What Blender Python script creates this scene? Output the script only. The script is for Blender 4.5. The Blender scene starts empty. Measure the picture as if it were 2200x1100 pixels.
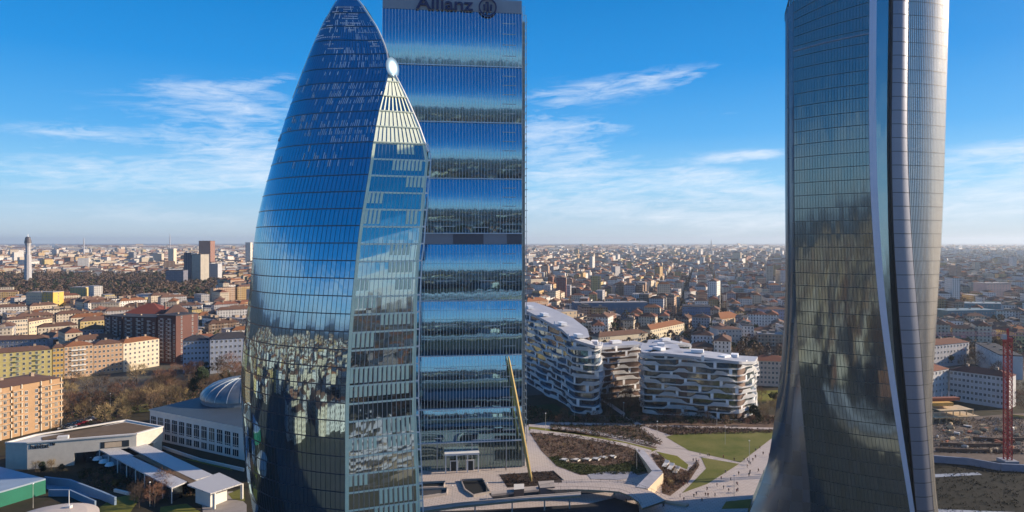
import bpy, math, random
import numpy as np
from mathutils import Vector
R = math.radians
S = bpy.context.scene
COL = S.collection
random.seed(7)
# ---------------------------------------------------------------- camera
F, HZ, H = 1467.0, 520.0, 100.0          # focal length in photo pixels, horizon row, eye height
cam = bpy.data.cameras.new('camera'); co = bpy.data.objects.new('camera', cam); COL.objects.link(co)
co.location = (0, 0, H); co.rotation_euler = (R(90), 0, 0)
cam.sensor_width = 36; cam.lens = 36*F/2200; cam.shift_y = -30/2200
cam.clip_start = 1; cam.clip_end = 60000
S.camera = co
# ---------------------------------------------------------------- light
SUN_EL, SUN_AZ = 20.0, 81.0              # azimuth clockwise from +Y
w = bpy.data.worlds.new('World'); S.world = w; w.use_nodes = True
nt = w.node_tree; N = nt.nodes; L = nt.links; N.clear()
def nn(t, **k):
    n = N.new(t)
    for a, b in k.items(): setattr(n, a, b)
    return n
out = nn('ShaderNodeOutputWorld'); bg = nn('ShaderNodeBackground'); bg.inputs[1].default_value = 0.10
sky = nn('ShaderNodeTexSky', sky_type='NISHITA', sun_disc=False, sun_elevation=R(SUN_EL), sun_rotation=R(SUN_AZ),
         altitude=100, air_density=1.0, dust_density=0.6, ozone_density=3.0)
hs = nn('ShaderNodeHueSaturation'); hs.inputs['Saturation'].default_value = 1.45; hs.inputs['Value'].default_value = 0.92
hs.inputs['Hue'].default_value = 0.495
tc = nn('ShaderNodeTexCoord'); sep = nn('ShaderNodeSeparateXYZ')
L.new(tc.outputs['Generated'], sep.inputs[0])
def M(op, a, b=None, c=None, clamp=False):
    n = nn('ShaderNodeMath', operation=op); n.use_clamp = clamp
    for i, v in enumerate((a, b, c)):
        if v is None: continue
        if isinstance(v, (int, float)): n.inputs[i].default_value = v
        else: L.new(v, n.inputs[i])
    return n.outputs[0]
az = M('ARCTAN2', sep.outputs['X'], sep.outputs['Y'])
el = M('ARCSINE', sep.outputs['Z'])
# thin cirrus: noise over azimuth and elevation, streaks run nearly level
comb = nn('ShaderNodeCombineXYZ')
L.new(M('MULTIPLY', az, 5.0), comb.inputs[0]); L.new(M('MULTIPLY', el, 30.0), comb.inputs[1])
sk = M('ADD', M('MULTIPLY', el, 30.0), M('MULTIPLY', az, -1.6)); L.new(sk, comb.inputs[1])
nz = nn('ShaderNodeTexNoise'); nz.inputs['Scale'].default_value = 1.0; nz.inputs['Detail'].default_value = 9
nz.inputs['Roughness'].default_value = 0.62; nz.inputs['Distortion'].default_value = 0.5
L.new(comb.outputs[0], nz.inputs['Vector'])
comb2 = nn('ShaderNodeCombineXYZ'); L.new(M('MULTIPLY', az, 22.0), comb2.inputs[0]); L.new(M('MULTIPLY', sk, 4.0), comb2.inputs[1])
nz2 = nn('ShaderNodeTexNoise'); nz2.inputs['Detail'].default_value = 9; nz2.inputs['Roughness'].default_value = .65; nz2.inputs['Distortion'].default_value = .8; nz2.inputs['Scale'].default_value = 1.0; L.new(comb2.outputs[0], nz2.inputs['Vector'])
def blob(px, py, sx, sy, tilt=0.0, amp=1.0):
    a0 = math.atan2(px-1100, F); e0 = math.atan2(HZ-py, math.hypot(F, px-1100))
    da = M('SUBTRACT', az, a0); de = M('SUBTRACT', el, e0)
    if tilt: de = M('SUBTRACT', de, M('MULTIPLY', da, tilt))
    q = M('ADD', M('POWER', M('DIVIDE', da, sx/F), 2.0), M('POWER', M('DIVIDE', de, sy/F), 2.0))
    return M('MULTIPLY', M('EXPONENT', M('MULTIPLY', q, -1.0)), amp)
blobs = [(500,255,190,62,0.02,.9),(440,192,90,15,0.05,.8),(590,172,70,11,.15,.9),(180,285,130,14,0,.85),(200,372,330,38,.03,.95),(480,385,200,24,0,.85),(560,325,120,30,0,.8),
         (1290,192,220,26,.12,.88),(1180,285,110,45,-.05,1.1),(1300,272,60,13,0,.85),(1450,170,70,18,.1,.8),(1420,378,170,20,0,1.0),(1230,350,130,38,.05,.95),
         (1600,335,95,12,.05,1.15),(1560,245,50,8,0,.65),(1330,430,340,46,.0,1.05),(1600,450,240,46,0,.95),(2150,365,170,48,.08,1.2),(2060,410,160,34,0,1.1),(2180,325,60,14,.1,.9),
         (1960,440,300,34,0,.8),(300,460,420,26,0,.5)]
msk = None
for b in blobs:
    v = blob(*b); msk = v if msk is None else M('ADD', msk, v)
# the rest of the sky (behind the camera) has the same sort of streaks
back = M('MULTIPLY', M('GREATER_THAN', M('ABSOLUTE', az), 0.95), M('MULTIPLY', M('EXPONENT', M('MULTIPLY', M('POWER', M('DIVIDE', M('SUBTRACT', el, 0.09), 0.12), 2.0), -1.0)), 1.05))
msk = M('ADD', msk, back)
thr = M('SUBTRACT', M('MULTIPLY', M('MINIMUM', msk, 1.0), 0.26), M('SUBTRACT', 0.83, M('ADD', M('MULTIPLY', nz.outputs[0], 0.85), M('MULTIPLY', nz2.outputs[0], 0.62))))
cl = M('MULTIPLY', M('SMOOTH_MIN', M('MULTIPLY', M('MAXIMUM', thr, 0.0), 1.9), 0.78, 0.15), M('MINIMUM', M('MULTIPLY', msk, 1.3), 1.0), clamp=True)
# clear winter sky: the Nishita sky leaned towards a deeper blue, paler and greyer at the horizon
rp = nn('ShaderNodeValToRGB'); cr = rp.color_ramp
while len(cr.elements) < 8: cr.elements.new(.5)
for e, (p_, c_) in zip(cr.elements, ((0, (.43, .52, .60)), (.025, (.40, .54, .68)), (.08, (.23, .50, .76)), (.15, (.075, .34, .71)), (.24, (.016, .235, .62)), (.36, (.003, .165, .49)), (.6, (.004, .105, .36)), (1, (.004, .075, .28)))):
    e.position = p_; e.color = (*c_, 1)
L.new(M('MAXIMUM', sep.outputs['Z'], 0.0), rp.inputs[0])
g10 = nn('ShaderNodeVectorMath', operation='SCALE'); g10.inputs['Scale'].default_value = 8.3; L.new(rp.outputs[0], g10.inputs[0])
m0 = nn('ShaderNodeMix', data_type='RGBA'); m0.inputs['Factor'].default_value = .88
mx = nn('ShaderNodeMix', data_type='RGBA'); mx.inputs['B'].default_value = (5.9, 6.3, 6.9, 1)
L.new(sky.outputs[0], hs.inputs['Color']); L.new(hs.outputs[0], m0.inputs['A']); L.new(g10.outputs[0], m0.inputs['B'])
# broad bright aureole of air round the sun
dt = nn('ShaderNodeVectorMath', operation='DOT_PRODUCT'); dt.inputs[1].default_value = (math.cos(R(SUN_EL))*math.sin(R(SUN_AZ)), math.cos(R(SUN_EL))*math.cos(R(SUN_AZ)), math.sin(R(SUN_EL)))
L.new(tc.outputs['Generated'], dt.inputs[0]); gl_ = M('POWER', M('MAXIMUM', dt.outputs['Value'], 0.0), 14.0); gl2 = M('POWER', M('MAXIMUM', dt.outputs['Value'], 0.0), 90.0)
ga = nn('ShaderNodeMix', data_type='RGBA', blend_type='ADD'); ga.inputs['Factor'].default_value = 1.0
gc = nn('ShaderNodeVectorMath', operation='SCALE'); gc.inputs[0].default_value = (1.0, .88, .70); L.new(M('ADD', M('MULTIPLY', gl_, 7.0), M('MULTIPLY', gl2, 22.0)), gc.inputs['Scale'])
L.new(m0.outputs['Result'], ga.inputs['A']); L.new(gc.outputs[0], ga.inputs['B'])
L.new(ga.outputs['Result'], mx.inputs['A']); L.new(cl, mx.inputs['Factor'])
L.new(mx.outputs['Result'], bg.inputs[0]); L.new(bg.outputs[0], out.inputs[0])
sd = bpy.data.lights.new('sun', 'SUN'); sd.energy = 5.0; sd.angle = R(0.5); sd.color = (1.0, 0.82, 0.62)
so = bpy.data.objects.new('sun', sd); COL.objects.link(so)
SD = Vector((math.cos(R(SUN_EL))*math.sin(R(SUN_AZ)), math.cos(R(SUN_EL))*math.cos(R(SUN_AZ)), math.sin(R(SUN_EL))))
so.rotation_euler = SD.to_track_quat('Z', 'Y').to_euler()
S.view_settings.view_transform = 'Standard'; S.view_settings.look = 'None'
S.view_settings.exposure = 0.66; S.view_settings.gamma = 1.0
S.render.engine = 'CYCLES'
S.cycles.max_bounces = 6; S.cycles.volume_bounces = 0

# ---------------------------------------------------------------- helpers
def X(px, D): return (px-1100)/F*D
def GD(py, z=0.0): return (H-z)*F/(py-HZ)              # distance of a point at height z seen on row py
def G(px, py, z=0.0):                                   # photo pixel -> plan point at height z
    D = GD(py, z); return (X(px, D), D)
def Z(py, D): return H-(py-HZ)*D/F                      # height of row py at distance D
def link(o, parent=None):
    COL.objects.link(o)
    if parent: o.parent = parent
    return o
def tag(o, label=None, cat=None, group=None, kind=None):
    if label: o['label'] = label
    if cat: o['category'] = cat
    if group: o['group'] = group
    if kind: o['kind'] = kind
    return o
def thing(name, label, cat, group=None, loc=(0, 0, 0), rz=0):
    o = link(bpy.data.objects.new(name, None)); o.location = loc; o.rotation_euler = (0, 0, rz); o.empty_display_size = .5
    return tag(o, label, cat, group)
class MB:
    def __init__(s): s.v = []; s.f = []; s.m = []; s.uv = []; s.c = []; s.cur = (1, 1, 1)
    def face(s, pts, m=0, uv=None):
        b = len(s.v); s.v += [tuple(p) for p in pts]; s.f.append(list(range(b, b+len(pts)))); s.m.append(m); s.c.append(s.cur)
        if uv is None:
            a, c = Vector(pts[0]), Vector(pts[1]); d = c-a
            h = Vector((d.x, d.y, 0)); h = h.normalized() if h.length > 1e-4 else Vector((1, 0, 0))
            n = (Vector(pts[1])-a).cross(Vector(pts[2])-a)
            if abs(n.z) > .7*n.length: uv = [(p[0], p[1]) for p in pts]
            else: uv = [((Vector(p)-a).dot(h), p[2]) for p in pts]
        s.uv.append(uv)
    def prism(s, pts, z0, z1, m=0, mt=None, bottom=False):
        mt = m if mt is None else mt; n = len(pts)
        if sum(pts[i][0]*pts[(i+1) % n][1]-pts[(i+1) % n][0]*pts[i][1] for i in range(n)) < 0: pts = list(pts)[::-1]
        u = 0
        for i in range(n):
            a, b = pts[i], pts[(i+1) % n]; l = math.hypot(b[0]-a[0], b[1]-a[1])
            s.face([(a[0], a[1], z0), (b[0], b[1], z0), (b[0], b[1], z1), (a[0], a[1], z1)], m, [(u, z0), (u+l, z0), (u+l, z1), (u, z1)]); u += l
        s.face([(p[0], p[1], z1) for p in pts], mt)
        if bottom: s.face([(p[0], p[1], z0) for p in pts[::-1]], m)
    def box(s, c, sz, m=0, rz=0.0):
        hx, hy, hz = sz[0]/2, sz[1]/2, sz[2]/2; cs, sn = math.cos(rz), math.sin(rz)
        p = [(c[0]+x*cs-y*sn, c[1]+x*sn+y*cs) for x, y in ((-hx, -hy), (hx, -hy), (hx, hy), (-hx, hy))]
        s.prism(p, c[2]-hz, c[2]+hz, m, bottom=True)
    def bar(s, a, b, w, m=0, h=None):                    # rectangular bar between two points
        a, b = Vector(a), Vector(b); d = (b-a)
        if d.length < 1e-5: return
        d.normalize(); up = Vector((0, 0, 1)) if abs(d.z) < .95 else Vector((0, 1, 0))
        x = d.cross(up).normalized()*w/2; y = x.cross(d).normalized()*(h or w)/2
        q = [x+y, -x+y, -x-y, x-y]
        for i in range(4):
            j = (i+1) % 4; s.face([a+q[i], b+q[i], b+q[j], a+q[j]], m)
        s.face([a+q[3], a+q[2], a+q[1], a+q[0]], m); s.face([b+k for k in q], m)
    def tube(s, pts, rad, n=8, m=0, cap=True):
        rings = []; k = len(pts)
        if not isinstance(rad, (list, tuple)): rad = [rad]*k
        for i, p in enumerate(pts):
            p = Vector(p); d = Vector(pts[min(i+1, k-1)])-Vector(pts[max(i-1, 0)]); d.normalize()
            up = Vector((0, 0, 1)) if abs(d.z) < .95 else Vector((0, 1, 0)); x = d.cross(up).normalized(); y = d.cross(x)
            rings.append([p+(x*math.cos(2*math.pi*j/n)+y*math.sin(2*math.pi*j/n))*rad[i] for j in range(n)])
        for i in range(k-1):
            for j in range(n):
                q = (j+1) % n; s.face([rings[i][j], rings[i][q], rings[i+1][q], rings[i+1][j]], m)
        if cap: s.face(rings[-1], m); s.face(rings[0][::-1], m)
    def grid(s, P, m=0, uvf=None):                       # P[i][j] points -> quads
        for i in range(len(P)-1):
            for j in range(len(P[0])-1):
                q = [P[i][j], P[i][j+1], P[i+1][j+1], P[i+1][j]]
                s.face(q, m, [uvf(i, j), uvf(i, j+1), uvf(i+1, j+1), uvf(i+1, j)] if uvf else None)
    def build(s, name, mats, parent=None, smooth=False, merge=False):
        me = bpy.data.meshes.new(name); me.from_pydata(s.v, [], s.f)
        if not isinstance(mats, (list, tuple)): mats = [mats]
        for k in mats: me.materials.append(k)
        me.polygons.foreach_set('material_index', s.m)
        ul = me.uv_layers.new(name='UVMap'); flat = [c for f in s.uv for p in f for c in p]; ul.data.foreach_set('uv', flat)
        ca = me.color_attributes.new('Col', 'FLOAT_COLOR', 'CORNER')
        ca.data.foreach_set('color', [x for f, c in zip(s.f, s.c) for _ in f for x in (c[0], c[1], c[2], 1.0)])
        if merge:
            import bmesh
            bm = bmesh.new(); bm.from_mesh(me); bmesh.ops.remove_doubles(bm, verts=bm.verts, dist=0.002); bm.to_mesh(me); bm.free()
        if smooth: me.polygons.foreach_set('use_smooth', [True]*len(me.polygons))
        me.update()
        return link(bpy.data.objects.new(name, me), parent)

# ---------------------------------------------------------------- materials
MATS = {}
class NT:
    def __init__(s, name):
        s.mat = bpy.data.materials.new(name); s.mat.use_nodes = True; s.t = s.mat.node_tree; s.t.nodes.clear()
        s.out = s.n('ShaderNodeOutputMaterial')
    def n(s, t, **k):
        n = s.t.nodes.new(t)
        for a, b in k.items(): setattr(n, a, b)
        return n
    def set(s, sock, v):
        if isinstance(v, bpy.types.NodeSocket): s.t.links.new(v, sock)
        elif isinstance(v, (tuple, list)) and sock.type == 'RGBA' and len(v) == 3: sock.default_value = (*v, 1)
        else: sock.default_value = v
    def m(s, op, a, b=None, c=None, clamp=False):
        n = s.n('ShaderNodeMath', operation=op); n.use_clamp = clamp
        for i, v in enumerate((a, b, c)):
            if v is not None: s.set(n.inputs[i], v)
        return n.outputs[0]
    def vm(s, op, a, b=None, sc=None):
        n = s.n('ShaderNodeVectorMath', operation=op); s.set(n.inputs[0], a)
        if b is not None: s.set(n.inputs[1], b)
        if sc is not None: s.set(n.inputs['Scale'], sc)
        return n.outputs[0]
    def mix(s, f, a, b, mode='MIX'):
        n = s.n('ShaderNodeMix', data_type='RGBA', blend_type=mode); s.set(n.inputs['Factor'], f); s.set(n.inputs['A'], a); s.set(n.inputs['B'], b); return n.outputs['Result']
    def noise(s, vec, scale, detail=3, rough=.5):
        n = s.n('ShaderNodeTexNoise'); s.set(n.inputs['Vector'], vec); n.inputs['Scale'].default_value = scale; n.inputs['Detail'].default_value = detail; n.inputs['Roughness'].default_value = rough; return n
    def pos(s): return s.n('ShaderNodeNewGeometry').outputs['Position']
    def uv(s): return s.n('ShaderNodeUVMap', uv_map='UVMap').outputs[0]
    def attr(s): return s.n('ShaderNodeAttribute', attribute_name='Col').outputs['Color']
    def pbr(s, **k):
        n = s.n('ShaderNodeBsdfPrincipled')
        for a, v in k.items(): s.set(n.inputs[{'col': 'Base Color', 'rough': 'Roughness', 'metal': 'Metallic', 'spec': 'Specular IOR Level', 'normal': 'Normal', 'coat': 'Coat Weight'}[a]], v)
        return n.outputs[0]
    def done(s, sh): s.t.links.new(sh, s.out.inputs[0]); return s.mat
def mat(name, col, rough=.7, metal=0.0, var=.25, scale=.4, col2=None, spec=.4):
    if name in MATS: return MATS[name]
    t = NT(name); nz = t.noise(t.pos(), scale, 5, .6).outputs[0]
    nf = t.noise(t.pos(), scale*9, 3, .6).outputs[0]
    f = t.m('ADD', t.m('MULTIPLY', nz, .7), t.m('MULTIPLY', nf, .3))
    c2 = col2 if col2 else tuple(x*(1-var) for x in col)
    r = t.n('ShaderNodeMapRange'); t.set(r.inputs[0], f); r.inputs[1].default_value = .35; r.inputs[2].default_value = .65
    c = t.mix(r.outputs[0], col, c2)
    MATS[name] = t.done(t.pbr(col=c, rough=rough, metal=metal, spec=spec)); return MATS[name]
def glass(name, tint, base, refl=.5, rough=.03, pu=1.5, pv=4.0, jit=.02, fres=1.6, bow=.0, seam=0, dark=.5):
    """Coated curtain-wall glass: dark interior behind a tinted reflection; every pane sits at a slightly different tilt."""
    t = NT(name); uv = t.uv(); sp = t.n('ShaderNodeSeparateXYZ'); t.set(sp.inputs[0], uv)
    iu = t.m('FLOOR', t.m('DIVIDE', sp.outputs[0], pu)); iv = t.m('FLOOR', t.m('DIVIDE', sp.outputs[1], pv))
    cb = t.n('ShaderNodeCombineXYZ'); t.set(cb.inputs[0], iu); t.set(cb.inputs[1], iv)
    wn = t.n('ShaderNodeTexWhiteNoise', noise_dimensions='2D'); t.set(wn.inputs['Vector'], cb.outputs[0])
    j = t.vm('SUBTRACT', wn.outputs['Color'], (.5, .5, .5))
    wv = t.noise(t.pos(), .22, 2, .5).outputs['Color']; wv = t.vm('SUBTRACT', wv, (.5, .5, .5))
    off = t.vm('ADD', t.vm('SCALE', j, sc=jit), t.vm('SCALE', wv, sc=jit*1.2))
    nrm = t.vm('NORMALIZE', t.vm('ADD', t.n('ShaderNodeNewGeometry').outputs['Normal'], off))
    base_c = t.mix(wn.outputs['Value'], base, tuple(x*dark for x in base))
    d = t.n('ShaderNodeBsdfPrincipled'); t.set(d.inputs['Base Color'], base_c); d.inputs['Roughness'].default_value = .35; d.inputs['Specular IOR Level'].default_value = .1
    g = t.n('ShaderNodeBsdfGlossy'); t.set(g.inputs['Color'], tint); g.inputs['Roughness'].default_value = rough; t.set(g.inputs['Normal'], nrm)
    fr = t.n('ShaderNodeFresnel'); fr.inputs[0].default_value = fres
    k = t.m('ADD', refl, t.m('MULTIPLY', fr.outputs[0], 1-refl), clamp=True)
    mx = t.n('ShaderNodeMixShader'); t.set(mx.inputs[0], k); t.set(mx.inputs[1], d.outputs[0]); t.set(mx.inputs[2], g.outputs[0])
    MATS[name] = t.done(mx.outputs[0]); return MATS[name]

# ================================================================ TOWERS
def edge(pts):                                           # [(px, py, D)] from low to high -> resampler over z
    q = sorted([(Z(py, D), X(px, D), D) for px, py, D in pts]); zs = [a[0] for a in q]
    def f(z): return Vector((float(np.interp(z, zs, [a[1] for a in q])), float(np.interp(z, zs, [a[2] for a in q])), z))
    f.z0, f.z1 = zs[0], zs[-1]; return f
def smooth(f, zs, k=3):                                  # average an edge over neighbouring heights so it bends smoothly
    P = [f(z) for z in zs]; o = []
    for i in range(len(P)):
        a = P[max(0, i-k):i+k+1]; kk = min(i, len(P)-1-i, k); a = P[i-kk:i+kk+1]
        v = sum(a, Vector((0, 0, 0)))/len(a); v.z = P[i].z; o.append(v)
    return o
steel = mat('painted_steel', (.55, .57, .58), .35, .6, .1)
white_paint = mat('white_painted_metal', (.78, .78, .76), .4, 0, .08)
dark_line = mat('dark_gasket', (.02, .03, .04), .5, 0, .1)
# ---- the curved tower
def curved_tower():
    T = thing('curved_tower', 'tall blue glass tower with a curved bulging face and pointed crown', 'skyscraper', loc=(-62, 222, 0))
    top = [(843, 150, 226), (838, 125, 229), (828, 95, 231), (815, 68, 233), (800, 38, 235), (785, 14, 236.5), (770, 1, 237.5), (757, -3, 238)]
    eR = edge([(741, 1240, 203), (741, 1100, 203), (742, 980, 203), (741, 900, 203), (744, 800, 203), (748, 740, 203.2), (752, 680, 203.6), (758, 620, 204.3), (765, 560, 205.3), (770, 500, 206.6), (780, 440, 208.4), (790, 390, 210.2), (800, 320, 213.3), (808, 260, 216.8), (822, 200, 221)]+top)
    eS = edge([(906, 1240, 211), (903, 1100, 211), (899, 1000, 211), (894, 900, 211), (893, 800, 211), (895, 720, 211.3), (896, 640, 211.8), (900, 560, 212.6), (905, 520, 213.2), (910, 460, 214.2), (915, 400, 215.8), (921, 328, 218.4), (914, 310, 219.2), (900, 270, 221), (880, 224, 223.3), (862, 186, 225)]+top)
    eL = edge([(560, 1240, 236), (545, 1100, 236), (533, 1040, 236), (525, 980, 237), (520, 900, 238), (517, 850, 238), (518, 800, 238), (522, 740, 238), (529, 680, 238), (536, 630, 238), (540, 580, 238), (545, 520, 238), (552, 475, 238), (562, 430, 238), (576, 380, 238), (590, 330, 238), (605, 280, 238), (620, 235, 238), (640, 185, 238), (655, 143, 238), (680, 82, 238.5), (700, 40, 239), (715, 13, 239.5), (730, 1, 240), (750, -3, 240)])
    fh = 5.3; ztop = min(eR.z1, eL.z1)
    zs = [-1+fh*.5*i for i in range(int((ztop+1)/(fh*.5))+1)]+[ztop]
    Rr, Sr, Lr = smooth(eR, zs), [eS(z) for z in zs], smooth(eL, zs, 2)
    NU = 34
    def arc(i, u):
        a, d = Lr[i], Rr[i]; c = (d-a).length
        v = Vector((-a.x, -a.y, 0)).normalized()
        k = c*.42
        b = a+v*k; cc = d+Vector((-.96, .20+.1*zs[i]/180, 0))*c*.34
        t = u; p = a*(1-t)**3+b*3*t*(1-t)**2+cc*3*t*t*(1-t)+d*t**3; p.z = zs[i]; return p
    P = [[arc(i, j/NU) for j in range(NU+1)] for i in range(len(zs))]
    ul = []
    for i in range(len(zs)):
        a = [0]
        for j in range(NU): a.append(a[-1]+(P[i][j+1]-P[i][j]).length)
        ul.append(a)
    gl = glass('blue_coated_glass', (.46, .70, .84), (.005, .014, .026), .60, .03, 1.0, fh, .018, 1.5)
    m = MB(); m.grid(P, 0, lambda i, j: (j+.001, zs[i]+1.001)); m.build('curved_glass_facade', gl, T, smooth=True, merge=True)
    nrm = lambda i, j: ((P[i][min(j+1, NU)]-P[i][max(j-1, 0)]).cross(P[min(i+1, len(zs)-1)][j]-P[max(i-1, 0)][j])).normalized()
    sgn = 1 if nrm(5, 17).y < 0 else -1
    O = lambda i, j, e: P[i][j]+nrm(i, j)*sgn*e
    line = mat('facade_joint', (.03, .06, .09), .3, .3, .1)
    m = MB()
    for j in range(0, NU+1):                             # vertical joints
        for i in range(len(zs)-3):
            a, b = O(i, j, .06), O(i+1, j, .06); t = (P[i][min(j+1, NU)]-P[i][max(j-1, 0)]).normalized()*.055
            m.face([a-t, a+t, b+t, b-t])
    m.build('vertical_joints', line, T)
    m = MB()
    for i in range(0, len(zs)-3, 2):
        for j in range(NU):
            a, b = O(i, j, .08), O(i, j+1, .08); d = Vector((0, 0, .16)); m.face([a-d, b-d, b+d, a+d])
    m.build('floor_joints', line, T)
    # crown: white steel arcs near the tip and white blades standing in for sun glints
    rib = mat('crown_rib_glint', (.90, .92, .94), .30, .0, .05)
    rnd = random.Random(3); m = MB(); zc = 122
    def S3(i, j, t, w, e):
        a = O(i, j, e).lerp(O(i+1, j, e), t); b = O(i, min(j+1, NU), e).lerp(O(i+1, min(j+1, NU), e), t); return a.lerp(b, w)
    for i in range(len(zs)-3):
        if zs[i] < zc: continue
        f = (zs[i]-zc)/(ztop-zc)
        for t in (.05, .38, .72):                        # arcs
            q = 0.0
            while q < NU-1:
                ln = rnd.uniform(1.0, 6); u = q/NU
                dens = 0 if f < .62 else (f-.45)*1.6*(.5+.8*abs(math.sin(u*5+i*.5)))
                if rnd.random() < dens*.42:
                    x = q
                    while x < min(q+ln, NU-.6):
                        j = int(x); g = x-j; a = S3(i, j, t, g, .2); b = S3(i, min(j, NU-1), t, min(1, g+.5), .2)
                        up = Vector((.05, -.12, .13+.12*f)); m.face([a, b, b+up, a+up]); x += .5
                q += ln
        for j in range(NU):                              # blades
            u = j/NU
            for g in (.0, .5):
                band = math.sin(i*1.35+u*2)
                p = (.95 if u > .55 else (.45 if u > .35 else .08))*(1 if f > .12 else .35)*(1.0 if band > -.3 else .25)*(1.25-.55*f)
                if u > .93: p *= .5
                if rnd.random() < p*.7:
                    a = S3(i, j, .10, g, .12); b = S3(i, j, rnd.choice((.55, .9, .9)), g, .12)
                    w_ = Vector((-.15, -.30, 0))*rnd.uniform(.5, 1.0); m.face([a, b, b+w_, a+w_])
    m.build('crown_ribs_and_glints', rib, T)
    hi = [i for i in range(len(zs)) if zs[i] > 150]       # thin frame along the crown silhouette
    for jj, wd_ in ((NU, .5), (0, .35)):
        m = MB()
        for i in hi[:-1]: m.bar(O(i, jj, .1), O(i+1, jj, .1), wd_)
        m.build('crown_frame', steel, T)
    # right-hand flat facade: floors of pale green panels and windows
    zf = [-1+fh*i for i in range(60) if -1+fh*i < eR(999).z*0+158]
    wn = glass('office_window', (.74, .88, .84), (.012, .026, .020), .55, .03, 1.55, fh, .02, 1.5)
    pg = mat('pale_green_panel', (.84, .93, .66), .30, 0, .15, .3, spec=.6); pw = mat('pale_band', (.86, .92, .72), .35, 0, .12)
    ws = mat('bright_slat', (.80, .80, .78), .3, .2, .12)
    iz = lambda z: min(range(len(zs)), key=lambda k: abs(zs[k]-z))
    Rs = lambda z: Vector([float(np.interp(z, zs, [p[k] for p in Rr])) for k in range(3)])
    m = MB(); mp = MB(); mb = MB(); ms = MB(); rnd = random.Random(11)
    zk = eS(Z(328, 218.4)).z                             # kink of the right silhouette
    levels = []
    z = -1
    while z < Rs(999).z-0 and z < 160:
        levels.append(z); z += fh
    for k, z in enumerate(levels):
        z2 = z+fh; a, b = Rs(z), eS(z); c, d = eS(z2), Rs(z2)
        if (b-a).length < 1.2: break
        if (c-d).length < .5: c = d = (c+d)/2
        m.face([a, b, c, d] if (c-d).length > .1 else [a, b, c], 0, None)
        n_ = (b-a).cross(Vector((0, 0, 1))).normalized(); n_ = n_ if n_.y < 0 else -n_
        NC = 14
        def pt(u, v, e=.0): return (a.lerp(b, u)).lerp(d.lerp(c, u), v)+n_*e
        upper = z > zk-1
        if not upper:
            typ = [0]*NC
            r = rnd.random()
            if r < .72:
                s0 = rnd.choice([0, 0, 0, NC-7, NC-8, 5, 9]); ln = rnd.choice([3, 4, 5, 5, 6, 7, 8])
                for q in range(s0, min(NC, s0+ln)): typ[q] = 1
                if rnd.random() < .35:
                    for q in range(rnd.randint(6, 10), NC-1): typ[q] = 1
            hh = .62 if rnd.random() < .6 else .9
            for q in range(NC):
                u0, u1 = (q+.8)/(NC+1), (q+1.42)/(NC+1)
                if typ[q]: mp.face([pt(u0, .10 if hh > .8 else .30, .10), pt(u1, .10 if hh > .8 else .30, .10), pt(u1, .9, .10), pt(u0, .9, .10)])
                mb.face([pt(u0, .885, .12), pt(u1+.012, .885, .12), pt(u1+.012, .995, .12), pt(u0, .995, .12)])
                ms.face([pt(u1+.016, 0, .14), pt(u1+.022, 0, .14), pt(u1+.022, 1, .14), pt(u1+.016, 1, .14)])
            mb.face([pt(0, .93, .08), pt(1, .93, .08), pt(1, .985, .08), pt(0, .985, .08)])
            mp.face([pt(0, 0, .09), pt(.05, 0, .09), pt(.05, 1, .09), pt(0, 1, .09)])
            wr = .045 if k % 3 else .06
            mp.face([pt(1-wr, 0, .09), pt(1, 0, .09), pt(1, 1, .09), pt(1-wr, 1, .09)])
        else:
            wd = (b-a).length; nc = max(2, int(wd/1.35))
            open_row = abs(z-(zk+fh*2.6)) < fh*.5
            for q in range(nc):
                u0, u1 = (q+.08)/nc, (q+.84)/nc
                v0, v1 = (0, 1)
                if open_row: u1 = (q+.42)/nc
                mid = (u0+u1)/2; e = .25
                mb.face([pt(u0, v0, e), pt(u1, v0, e-.12), pt(u1, v1, e-.12), pt(u0, v1, e)])
            mb.bar(pt(0, 0, .3), pt(1, 0, .3), .35)
    cream = m
    m.build('office_glazing', wn, T); mp.build('green_panels', pg, T); mb.build('spandrels', pw, T); ms.build('glazing_bars', steel, T)
    m = MB()                                             # edge mullions that stand free of the corner
    for k in range(len(levels)):
        z = levels[k]
        if z > zk: break
        a, b = eS(z), eS(z+fh*.97); e = Vector((.9, .1, 0))
        m.bar(a+e, b+e, .35, h=.12)
        m.bar(b+Vector((-.1, 0, 0)), b+e*1.1, .25, h=.5)
    m.bar(Rs(0), Rs(zk), .25)
    for q in range(len(zs)-1):
        if zs[q] > zk and zs[q] < 160: m.bar(eS(zs[q]), eS(zs[q+1]), .5)
    m.build('corner_fins', ws, T)
    # back walls so the tower is solid from any side
    m = MB(); B1, B2 = [], []
    for i in range(len(zs)):
        c = (Lr[i]-Rr[i]).length/45; a, b = Sr[i], Lr[i]
        B1.append(a+Vector((-3, 26, 0))*c); B2.append(b+Vector((14, 12, 0))*c)
    m.grid([[Sr[i], B1[i], B2[i], Lr[i]] for i in range(len(zs))], 0, lambda i, j: (j*14.3, zs[i]))
    m.face([Lr[-1], Rr[-1], Sr[-1], B1[-1], B2[-1]])
    m.build('rear_facade', gl, T)
    # added mirror disc, tilted to throw the sun's glint at the camera
    cp = Vector((X(843, 225), 225, Z(145, 225))); m = MB()
    v = Vector((-cp.x, -cp.y, H-cp.z)).normalized(); n0 = (v+SD).normalized()
    tx = n0.cross(Vector((0, 0, 1))).normalized(); ty = tx.cross(n0)
    fz = lambda r_, q: cp+n0*(.35-.022*r_*r_)+(tx*math.cos(q*math.pi/16)*.9+ty*math.sin(q*math.pi/16))*r_
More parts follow.
